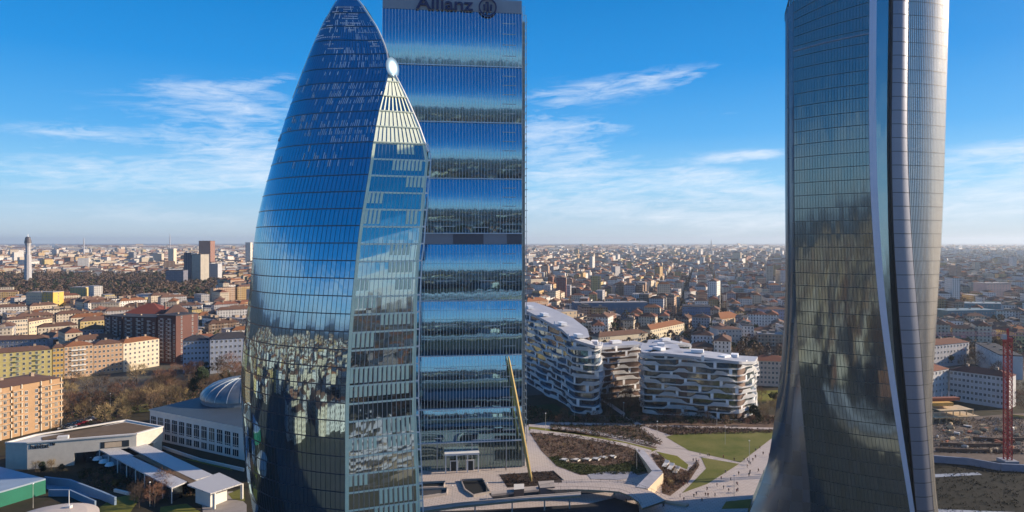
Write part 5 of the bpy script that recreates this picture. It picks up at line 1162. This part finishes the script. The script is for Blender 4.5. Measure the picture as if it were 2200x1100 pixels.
# lamp posts
def lamp(x, y, lab, h=9):
    T = thing('lamp_post', lab, 'lamp post', 'slim lamp posts round the park', (x, y, 0)); m = MB(); m.tube([(0, 0, 0), (0, 0, h)], [.10, .06], 6); m.build('pole', mat('pale_lamp_pole', (.55, .53, .48), .5), T)
    m = MB(); m.tube([(0, 0, h), (0, 0, h+.12), (0, 0, h+.35)], [.12, .38, .2], 8); m.build('lamp_head', white_paint, T)
for i, (px, py, w_) in enumerate([(1412, 944, 'by the upper path'), (1610, 990, 'at the lawn tip'), (1558, 955, 'standing in the big lawn'), (1368, 1010, 'beside the concrete ramp'), (1340, 900, 'between the residences'), (1577, 1072, 'by the plaza edge'), (972, 1096, 'on the court left of the dark pit'), (1046, 1090, 'below the dark pit'), (71, 1092, 'in front of the green wall'), (1172, 925, 'near the slab tower corner'), (1234, 905, 'by the hedge row'), (1540, 915, 'before the sunlit residence'), (322, 1088, 'among the reddish trees'), (237, 878, 'in the left park')]):
    x, y = G(px, py); lamp(x, y, 'slim pale lamp post '+w_)
# ---- red tower crane
def crane():
    D = 309; cx = X(2165, D); T = thing('tower_crane', 'red lattice tower crane with a long pale red level jib', 'crane', loc=(cx, D, 0)); red = mat('crane_red', (.42, .03, .03), .5, .1, .1); pink = mat('crane_jib_paint', (.42, .24, .25), .5, .1, .1)
    m = MB(); h = 55; w_ = 1.15
    for x in (-w_, w_):
        for y in (-w_, w_): m.bar((x, y, 0), (x, y, h), .32)
    z = 0
    while z < h-2:
        for s_ in (-1, 1):
            m.bar((-w_, s_*w_, z), (w_, s_*w_, z+2.3), .17); m.bar((s_*w_, -w_, z), (s_*w_, w_, z+2.3), .17); m.bar((-w_, s_*w_, z), (w_, s_*w_, z), .17); m.bar((w_, s_*w_, z), (-w_, s_*w_, z+2.3), .14)
        z += 2.3
    m.build('mast', red, T)
    m = MB(); m.box((0, 0, .8), (6, 6, 1.6)); m.build('base_block', mat('crane_base', (.30, .32, .36), .8), T)
    m = MB(); m.box((0, 0, h+.8), (2.8, 2.8, 1.8)); m.build('slewing_ring', red, T)
    m = MB(); m.box((-2.2, -.6, h+2.2), (1.6, 1.8, 2.2)); m.build('cab', mat('cab_white', (.5, .48, .48), .4), T)
    J = MB(); z0 = h+2.6; x = -46
    for y in (-.6, .6): J.bar((-46, y, z0), (16, y, z0), .16)
    J.bar((-46, 0, z0+1.4), (16, 0, z0+1.4), .18)
    while x < 16:
        for y in (-.6, .6): J.bar((x, y, z0), (x+.9, 0, z0+1.4), .1); J.bar((x+.9, 0, z0+1.4), (x+1.8, y, z0), .1)
        x += 1.8
    J.build('jib', pink, T)
    m = MB(); m.box((13.5, 0, z0-1), (3, 1.4, 2.6)); m.build('counterweight', mat('counterweight', (.35, .35, .36), .8), T)
    m = MB(); m.bar((0, 0, h), (0, 0, z0+3.2), .7); m.bar((0, 0, z0+3.2), (-22, 0, z0+1.4), .08); m.bar((0, 0, z0+3.2), (12, 0, z0+1.4), .08); m.build('head_frame', red, T)
    m = MB(); m.box((-20, 0, z0-.6), (1.6, 1.2, .8)); m.bar((-20, 0, z0-.8), (-20, 0, z0-6), .05); m.box((-20, 0, z0-6.2), (.5, .5, .8)); m.build('trolley', pink, T)
crane()
# ---- formwork and site clutter
T = thing('formwork_frame', 'orange timber formwork frame of a building under construction beside the twisting tower', 'construction', loc=(*G(2040, 905), 0)); rnd = random.Random(31)
org = mat('orange_timber', (.72, .40, .10), .7, 0, .3, .3); lt = mat('pale_timber', (.62, .48, .30), .7, 0, .3, .3); rst = mat('rusty_red_form', (.30, .10, .05), .8, 0, .3, .3)
for z, wd, nm in ((3.2, 20, lt), (6.4, 15, lt)):
    m = MB(); m.box((0, 0, z), (wd, 9, .3), 0, .15); m.build('floor_slab', nm, T)
m = MB(); m.box((-4, 1, 8.6), (9, 6, 1.6), 0, .1); m.build('wall_form', org, T); m = MB(); m.box((-1, 3, 10.2), (13, 3, 1.4), 0, .1); m.build('wall_form', rst, T)
for i in range(7):
    for z in (0, 3.3): m = MB(); m.bar((-9+i*3, -4+i*.45, z), (-9+i*3, -4+i*.45, z+3.0), .28); m.build('prop', lt, T)
for i in range(5): m = MB(); m.bar((-7+i*3, 4, 10), (-7+i*3, 4, 13+rnd.random()), .18); m.build('rebar_post', white_paint, T)
T.scale = (1.35, 1.2, 1.15)
CL = []
kinds = [('material_stack', 'stack of pale boards', 'stack', lt), ('site_cabin', 'white site cabin', 'cabin', WHITEW), ('material_stack', 'grey steel stack', 'stack', steel), ('site_container', 'dark red container', 'container', rst)]
wh = ['near the orange formwork', 'below the white wing', 'by the crane foot', 'on the churned earth', 'beside the dark field', 'on the right edge']
for i in range(46):
    px, py = rnd.uniform(2008, 2198), rnd.uniform(912, 975); x, y = G(px, py); k = kinds[rnd.choice([0, 0, 0, 0, 1, 2, 3])]; s_ = (rnd.uniform(1.2, 4.2), rnd.uniform(.6, 1.6), rnd.uniform(.3, 1.6))
    m = MB(); m.box((0, 0, s_[2]/2+.15), s_)
    if k[0] != 'material_stack':
        m.box((0, 0, s_[2]+.22), (s_[0]+.2, s_[1]+.2, .12)); m.box((s_[0]*.2, -s_[1]/2-.02, s_[2]*.45+.15), (.8, .05, s_[2]*.6), 1)
    else:
        for q in range(3): m.box((rnd.uniform(-.3, .3), 0, s_[2]+.2+q*.14), (s_[0]*rnd.uniform(.6, .95), .2, .12), 0, rnd.uniform(-.2, .2))
    o = m.build(k[0], [k[3], dark_line]); o.location = (x, y, 0); o.rotation_euler = (0, 0, rnd.uniform(0, 3)); sec = 0 if px < 2060 and py < 940 else (2 if abs(px-2165) < 20 else (4 if py > 962 else (5 if px > 2180 else (1 if py < 930 else 3))))
    tag(o, k[1], k[2], 'building site clutter'); CL.append((x/y, o, wh[sec]))
for q, (x0, x1, yy, lab) in enumerate(((2010, 2190, 962, 'lowest brown trench wall on the building site'), (2020, 2150, 950, 'middle brown trench wall on the building site'), (2090, 2200, 938, 'upper right brown trench wall on the building site'), (2172, 2230, 890, 'bright yellow timber fence right of the crane mast'))):
    strip3('trench_wall', lab, 'wall', [(x0, yy), ((x0+x1)/2, yy+3), (x1, yy+2)], 0, 1.8, mat('trench_boards', (.16, .10, .07), .9, 0, .5, .6) if q < 3 else mat('yellow_boards', (.55, .38, .12), .8), .6)
strip3('site_wall', 'long blue grey concrete wall between building site and dark field', 'wall', [(1998, 978), (2080, 984), (2150, 996), (2230, 1000)], 0, 3.2, mat('site_wall_blue', (.20, .24, .32), .8), .8)
# ---- people on the paving
def person_mesh(seed, coat, leg, stride=.25):
    rnd = random.Random(seed); m = MB()
    m.v = []; skin = 2
    me = bpy.data.meshes.new('w'); V_ = [(0, 0, .95), (0, 0, 1.2), (0, 0, 1.45), (0, 0, 1.56), (0, .01, 1.68), (.1, 0, .9), (.12, stride*.5, .5), (.12, stride, .06), (-.1, 0, .9), (-.12, -stride*.3, .5), (-.12, -stride, .06), (.22, 0, 1.42), (.28, .08, 1.15), (.26, .2, .92), (-.22, 0, 1.42), (-.28, -.08, 1.15), (-.26, -.12, .9)]
    E_ = [(0, 1), (1, 2), (2, 3), (3, 4), (0, 5), (5, 6), (6, 7), (0, 8), (8, 9), (9, 10), (2, 11), (11, 12), (12, 13), (2, 14), (14, 15), (15, 16)]
    me.from_pydata(V_, E_, []); o = bpy.data.objects.new('w', me); COL.objects.link(o); md = o.modifiers.new('s', 'SKIN'); rad = [.17, .18, .17, .07, .11, .12, .09, .06, .12, .09, .06, .09, .06, .045, .09, .06, .045]
    for i, v in enumerate(me.skin_vertices[0].data): v.radius = (rad[i], rad[i]*.85); v.use_root = i == 0
    sb = o.modifiers.new('b', 'SUBSURF'); sb.levels = 1; sb.render_levels = 1; bpy.context.view_layer.update()
    me2 = bpy.data.meshes.new_from_object(o.evaluated_get(bpy.context.evaluated_depsgraph_get())); bpy.data.objects.remove(o)
    me2.materials.clear()
    for k in (coat, leg, mat('skin_tone', (.5, .3, .22), .6), mat('hair_dark', (.03, .02, .015), .7)): me2.materials.append(k)
    for p in me2.polygons: z = p.center.z; p.material_index = 3 if z > 1.68 else (2 if z > 1.5 else (1 if z < .88 and abs(p.center.x) < .22 else 0)); p.use_smooth = True
    return me2
cn = [('black', (.015, .015, .018)), ('navy', (.02, .03, .08)), ('dark red', (.20, .03, .03)), ('grey', (.14, .14, .15)), ('brown', (.12, .07, .04))]
pm = [(n_, person_mesh(i, mat('coat_'+n_.replace(' ', '_'), c), mat('trousers_dark', (.02, .022, .035), .8), .22+.03*i)) for i, (n_, c) in enumerate(cn)]
where = [('on the wide path by the twisting tower', [(1530, 1035), (1660, 945), (1690, 950), (1690, 1015), (1560, 1050)], 30), ('on the plaza below the lower lawn', [(1440, 1075), (1520, 1048), (1620, 1040), (1600, 1058), (1500, 1085)], 16), ('at the ramp foot', [(1340, 1072), (1420, 1080), (1440, 1098), (1350, 1098)], 14), ('on the path round the yellow lawn', [(1480, 990), (1505, 985), (1512, 1000), (1490, 1035), (1462, 1055), (1458, 1045), (1495, 1005)], 9), ('on the path between the lawns', [(1510, 975), (1580, 992), (1580, 996), (1500, 980)], 5), ('on the terrace before the slab tower', [(960, 1012), (1120, 1004), (1120, 1012), (960, 1020)], 4)]
for wlab, pix, n_ in where:
    P = [G(*p) for p in pix]; k = 0
    while k < n_:
        x, y = rt.uniform(min(p[0] for p in P), max(p[0] for p in P)), rt.uniform(min(p[1] for p in P), max(p[1] for p in P))
        if not inpoly(x, y, P): continue
        k += 1; c, me = rt.choice(pm); o = link(bpy.data.objects.new('person', me)); o.location = (x, y, .17); o.rotation_euler = (0, 0, rt.uniform(0, 6.28)); s_ = rt.uniform(.95, 1.08); o.scale = (s_, s_, s_); tag(o, 'person in %s coat' % c, 'person', 'people %s' % wlab); ORD.setdefault((wlab, o['label']), []).append((x/y, o, wlab))
# ---- parked cars in the left park lane and by the orange block
def car_parts(colr, nm):
    m = MB(); S_ = [(-2.1, .45, .55), (-2.05, .75, .8), (-1.2, .9, .9), (1.3, .9, .9), (2.1, .65, .75), (2.15, .4, .45)]
    pr = [(-2.15, .35), (-2.15, .8), (-1.9, .95), (1.1, .95), (2.0, .78), (2.15, .5), (2.15, .35)]
    def ext(m, pr, w0, w1, mi=0):
        n = len(pr)
        for i in range(n): a, b = pr[i], pr[(i+1) % n]; m.face([(a[0], -w0, a[1]), (b[0], -w0, b[1]), (b[0], w0, b[1]), (a[0], w0, a[1])][::-1], mi)
        m.face([(p[0], -w0, p[1]) for p in pr][::-1], mi); m.face([(p[0], w0, p[1]) for p in pr], mi)
    ext(m, pr, .88, .88); m2 = MB(); ext(m2, [(-1.7, .95), (-1.2, 1.42), (.2, 1.45), (1.0, .95)], .78, .78)
    b = m.build('body', mat('car_paint_'+nm, colr, .3, .2, .02)); c = m2.build('cabin', mat('car_glass', (.02, .025, .03), .1)); w_ = MB(); w_.tube([(0, -.1, 0), (0, .1, 0)], .33, 12); w = w_.build('wheel', mat('tyre', (.02, .02, .02), .8)); r_ = [o.data for o in (b, c, w)]
    for o in (b, c, w): bpy.data.objects.remove(o)
    return r_
cars = {n_: car_parts(c, n_.replace(' ', '_')) for n_, c in (('white', (.7, .7, .7)), ('silver', (.45, .46, .48)), ('dark blue', (.03, .05, .12)), ('red', (.40, .03, .04)), ('black', (.02, .02, .02)))}
def car(px, py, rz, c, lab):
    T = thing('parked_car', lab, 'car', 'cars parked near the left park', (*G(px, py), .05), rz); ORD.setdefault((lab,), []).append((px, T, '')); b, cb, w_ = cars[c]; link(bpy.data.objects.new('body', b), T); link(bpy.data.objects.new('cabin', cb), T)
    for x in (-1.3, 1.35):
        for y in (-.8, .8): o = link(bpy.data.objects.new('wheel', w_), T); o.location = (x, y, .33)
for i in range(16):
    c = rt.choice(list(cars)); px = 134+i*4.2+rt.uniform(-1, 1); car(px, 922-i*1.6+(i % 2)*4, .5, c, '%s car parked in the lane by the orange block, %s row' % (c, 'front' if i % 2 else 'back'))

NUMW = ['leftmost', 'second from left', 'third from left', 'fourth from left', 'fifth from left', 'sixth from left', 'seventh from left', 'eighth from left', 'ninth from left', 'tenth from left', 'eleventh from left', 'twelfth from left', 'thirteenth from left', 'fourteenth from left', 'fifteenth from left', 'sixteenth from left', 'seventeenth from left', 'eighteenth from left', 'nineteenth from left', 'twentieth from left', 'twenty-first from left', 'twenty-second from left', 'twenty-third from left', 'twenty-fourth from left', 'twenty-fifth from left', 'twenty-sixth from left']
for t_ in CL: ORD.setdefault((t_[2], t_[1]['label']), []).append(t_)
for k, v in ORD.items():
    v.sort(key=lambda a: a[0])
    for i, (_, o, wh_) in enumerate(v): o['label'] = '%s %s%s' % (o['label'], wh_, '' if len(v) == 1 else ', '+NUMW[min(i, 25)])
# ---- generic perimeter blocks
def cells(cw, ch, rot, x0, x1, y0, y1, f):
    c, s_ = math.cos(rot), math.sin(rot); Rm = max(abs(x0), abs(x1), abs(y0), abs(y1))*1.5
    gi = np.arange(-int(Rm/cw), int(Rm/cw)); gj = np.arange(-int(Rm/ch), int(Rm/ch)); I, J = np.meshgrid(gi, gj)
    gx, gy = I.ravel()*cw, J.ravel()*ch; x, y = gx*c-gy*s_, gx*s_+gy*c
    k = (x > x0) & (x < x1) & (y > y0) & (y < y1); x, y = x[k], y[k]; k = f(x, y); return x[k], y[k]
def wings(x, y, cw, ch, rot, dep, hmean, hsd, n_long=2):
    """six wings round the courtyard of every block"""
    out_ = []; n = len(x); w_, h_ = cw-13, ch-13; base = np.clip(rng.normal(hmean, hsd, n), 9, 44)
    lay = []; cj = rng.normal(0, .16, n)
    for q in range(n_long):
        for sgn in (-1, 1): lay.append((-w_/2+w_*(q+.5)/n_long, sgn*(h_/2-dep/2), w_/n_long-.5, 0))
    for sgn in (-1, 1): lay.append((sgn*(w_/2-dep/2), 0, h_-2*dep-.6, math.pi/2))
    lay.append((0, 0, w_*.35, 0))
    for qi, (lx, ly, ln, r) in enumerate(lay):
        keepn = rng.random(n) < (.9 if qi < len(lay)-1 else .45)
        jx, jy = lx+rng.normal(0, .6, n), ly+rng.normal(0, .6, n)
        rr = rot+rng.normal(0, .015, n)+cj
        px = x+jx*math.cos(rot)-jy*math.sin(rot); py = y+jx*math.sin(rot)+jy*math.cos(rot)
        L_ = np.full(n, ln)*rng.uniform(.82, 1, n); D_ = np.full(n, dep)*rng.uniform(.85, 1.1, n)
        hh = base*(1 if qi < len(lay)-1 else .5)+rng.choice([-6, -3, 0, 0, 0, 3, 5], n)
        hh = np.where((rng.random(n) < .02) & (py > 1000), hh+rng.uniform(8, 30, n), hh)
        a = np.stack([px, py, L_, D_, rr+r, np.clip(hh, 7, 75)], 1); out_.append(a[keepn])
    return np.concatenate(out_)
def infov(x, y, lim=.80): return (y > 0) & (np.abs(x) < y*lim+40)
def park(x, y):                                          # the big wooded park on the left
    px = x/np.maximum(y, 1)*F+1100; return (y > 1080) & (y < 1900) & (px < 500+(y-1100)*.02) & (px > -200)
def near_ok(x, y):
    px = x/np.maximum(y, 1)*F+1100; lim = np.where(px < 520, 585, np.where(px < 1130, 560, np.where(px < 1500, 660, np.where(px < 1640, 560, 600))))
    return (y > lim)
A_ = []
fL = lambda x, y: infov(x, y) & near_ok(x, y) & (x < 0.02*y) & ~park(x, y)
fR = lambda x, y: infov(x, y) & near_ok(x, y) & (x >= 0.02*y)
x, y = cells(84, 66, .78, -2300, 200, 520, 2400, fL); A_.append(wings(x, y, 84, 66, .78, 12, 20, 3.5))
x, y = cells(74, 58, 1.3, -100, 2300, 520, 2400, fR); A_.append(wings(x, y, 74, 58, 1.3, 12, 18, 3.5))
x, y = cells(104, 80, 1.2, -5400, 5400, 2400, 6200, lambda x, y: infov(x, y)); A_.append(wings(x, y, 104, 80, 1.2, 15, 19, 6))
x, y = cells(230, 180, .6, -12000, 12000, 6200, 14000, lambda x, y: infov(x, y)); A_.append(wings(x, y, 150, 110, .6, 26, 24, 12, 1))
x, y = cells(84, 66, .3, -1900, 1900, -1900, 600, lambda x, y: (~infov(x, y, .95)) & (np.hypot(x, y) < 1900) & ((y < 150) | (x < -330) | (x > 420))); A_.append(wings(x, y, 84, 66, .3, 12, 17, 4))
B = np.concatenate(A_)
K = np.array(KEEP); ok = np.ones(len(B), bool)
for kx, ky, kr in KEEP: ok &= np.hypot(B[:, 0]-kx, B[:, 1]-ky) > kr+B[:, 2]*.35
B = B[ok]; nB = len(B)
wi = rng.choice(len(wk), nB, p=[.28, .07, .30, .14, .04, .10, .03, .04]); ri = rng.choice(len(rk), nB, p=[.42, .16, .16, .16, .10])
far = B[:, 1] > 2400; ri = np.where(far & (rng.random(nB) < .5), rng.choice([2, 3], nB), ri)
wcol = np.array([WC[k] for k in wk])[wi]*rng.uniform(.8, 1.12, (nB, 1)); rcol = np.array([RC[k] for k in rk])[ri]*rng.uniform(.75, 1.2, (nB, 1))
pitch = (ri != 3) & (ri != 2)
rh = np.where(pitch, B[:, 3]*.26, .15)
pxs = B[:, 0]/np.maximum(B[:, 1], 1)*F+1100
hid = ((pxs > 545) & (pxs < 1125)) | ((pxs > 1700) & (pxs < 2005)) | (pxs < -30) | (pxs > 2230) | (B[:, 1] < 0)
cand = np.where(~hid)[0]; cand = cand[np.argsort(B[cand, 1])][:236]
isind = np.zeros(nB, bool); isind[cand] = True
# everything past the nearest few hundred is one mass
def mass(name, idx):
    q = B[idx]; n = len(q); c, s_ = np.cos(q[:, 4]), np.sin(q[:, 4]); l, d, h = q[:, 2]/2, q[:, 3]/2, q[:, 5]
    z0 = np.zeros(n); ins = np.where(pitch[idx], np.minimum(d, l*.8), 0.3)
    lx = [-l, l, l, -l, -l, l, l, -l, -l+ins, l-ins]; ly = [-d, -d, d, d, -d, -d, d, d, z0, z0]; lz = [z0]*4+[h]*4+[h+rh[idx]]*2
    V = np.stack([np.stack([q[:, 0]+a*c-b*s_, q[:, 1]+a*s_+b*c, z], 1) for a, b, z in zip(lx, ly, lz)], 1).reshape(-1, 3)
    fq = [(0, 1, 5, 4), (1, 2, 6, 5), (2, 3, 7, 6), (3, 0, 4, 7), (4, 5, 9, 8), (6, 7, 8, 9)]; ft = [(5, 6, 9), (7, 4, 8)]
    off = (np.arange(n)*10)[:, None]
    loops = np.concatenate([off+np.array(f)[None] for f in fq+ft], 1).ravel()
    tot = np.tile([4]*6+[3]*2, n); st = np.concatenate([[0], np.cumsum(tot)[:-1]])
    me = bpy.data.meshes.new(name); me.vertices.add(n*10); me.vertices.foreach_set('co', V.ravel()); me.loops.add(len(loops)); me.loops.foreach_set('vertex_index', loops.astype(np.int32))
    me.polygons.add(n*8); me.polygons.foreach_set('loop_start', st.astype(np.int32)); me.polygons.foreach_set('loop_total', tot.astype(np.int32))
    me.polygons.foreach_set('use_smooth', [False]*(n*8)); me.materials.append(WALL); me.materials.append(ROOF); me.polygons.foreach_set('material_index', np.tile([0]*4+[1]*4, n).astype(np.int32))
    L2, D2 = q[:, 2], q[:, 3]; u = np.zeros((n, 30, 2)); k = 0; o_ = rng.integers(0, 40, n)*2.9
    for w_ in (L2, D2, L2, D2):
        for a, b in ((0, 0), (1, 0), (1, 1), (0, 1)): u[:, k, 0] = o_+a*w_; u[:, k, 1] = b*h; k += 1
    uvl = me.uv_layers.new(name='UVMap'); uvl.data.foreach_set('uv', u.ravel())
    cc = np.ones((n, 30, 4)); cc[:, :16, :3] = wcol[idx][:, None]; cc[:, 16:, :3] = rcol[idx][:, None]
    ca = me.color_attributes.new('Col', 'FLOAT_COLOR', 'CORNER'); ca.data.foreach_set('color', cc.ravel())
    me.update(calc_edges=True); me.validate()
    return link(bpy.data.objects.new(name, me))
tag(mass('distant_city', np.where(~isind)[0]), 'dense mass of far city roofs and facades running to the horizon', 'city', kind='stuff')
# the nearest blocks, one object each
SEC = [(-1e9, 60, 'on the far left edge'), (60, 180, 'under the yellow towers'), (180, 300, 'above the brick cluster'), (300, 420, 'below the twin office tower'), (420, 546, 'left of the curved glass tower'),
       (1120, 1240, 'just right of the slab tower'), (1240, 1360, 'behind the long blue slab'), (1360, 1480, 'above the cream crescent'), (1480, 1600, 'near the white end wall'), (1600, 1710, 'left of the twisting tower'), (1990, 2100, 'right of the twisting tower'), (2100, 1e9, 'by the crane on the right edge')]
ordn = ['nearest', 'second nearest', 'third nearest', 'fourth nearest', 'fifth nearest', 'sixth nearest', 'seventh nearest', 'eighth nearest', 'ninth nearest', 'tenth nearest', 'eleventh nearest', 'twelfth nearest']
cnt = {}
for b in cand:
    x, y, l, d, r, h = B[b]; sec = next(s_[2] for s_ in SEC if s_[0] <= pxs[b] < s_[1])
    big = 'tall' if h > 30 else ('low' if h < 13 else ('long' if l > 32 else 'mid-height'))
    key = (big, wk[wi[b]], rk[ri[b]], sec); cnt[key] = cnt.get(key, 0)+1; k = cnt[key]
    lab = '%s%s %s house with %s roof, %s' % ('' if k == 1 else ordn[k-1]+' ', big, key[1], key[2], sec)
    T = thing('city_house', lab, 'house', 'city houses beyond the park', (x, y, 0), r)
    m = MB(); m.cur = tuple(wcol[b]); o_ = float(rng.integers(0, 40)*2.9); u = o_
    P4 = [(-l/2, -d/2), (l/2, -d/2), (l/2, d/2), (-l/2, d/2)]
    for i in range(4):
        p, q = P4[i], P4[(i+1) % 4]; w_ = math.hypot(q[0]-p[0], q[1]-p[1]); m.face([(p[0], p[1], 0), (q[0], q[1], 0), (q[0], q[1], h), (p[0], p[1], h)], 0, [(u, 0), (u+w_, 0), (u+w_, h), (u, h)]); u += w_
    m.face([(p[0], p[1], h) for p in P4], 0, [(0, 3.2)]*4)
    m.build('wall', WALL, T)
    m = MB(); m.cur = tuple(rcol[b])
    if pitch[b]: hiproof(m, l, d, 0, d*.28, .5, .5); m.v = [(v[0]-l/2, v[1]-d/2, v[2]+h+.02) for v in m.v]
    else: m.prism([(-l/2-.2, -d/2-.2), (l/2+.2, -d/2-.2), (l/2+.2, d/2+.2), (-l/2-.2, d/2+.2)], h+.02, h+.6, bottom=True)
    ro = m.build('roof', ROOF, T)
    for q in range(2 if l > 20 else 1):
        m = MB(); m.cur = (.4, .33, .26); cx, cy = (q-.3)*l*.35, rng.uniform(-.2, .2)*d
        sz = rng.uniform(.6, 1.0) if pitch[b] else rng.uniform(1.5, 3.0); m.prism([(cx-sz, cy-sz), (cx+sz, cy-sz), (cx+sz, cy+sz), (cx-sz, cy+sz)], h, h+d*.28+1.0 if pitch[b] else h+3.0); m.build('chimney' if pitch[b] else 'stair_head', mat('chimney_render', (.35, .27, .2), .8), ro)
for o in bpy.data.objects:
    if '_done' in o: del o['_done']
# ---- winter air
m = MB(); m.box((0, 3000, 108), (36000, 36000, 220)); hz = m.build('haze', [])
hm = bpy.data.materials.new('winter_air'); hm.use_nodes = True; ht = hm.node_tree; ht.nodes.clear(); ho = ht.nodes.new('ShaderNodeOutputMaterial'); pv = ht.nodes.new('ShaderNodeVolumePrincipled')
pv.inputs['Color'].default_value = (.74, .86, 1, 1); pv.inputs['Density'].default_value = 5.5e-5; pv.inputs['Anisotropy'].default_value = .3; ht.links.new(pv.outputs[0], ho.inputs['Volume'])
hz.data.materials.append(hm); tag(hz, 'thin blue winter haze over the whole city', 'haze', kind='stuff')
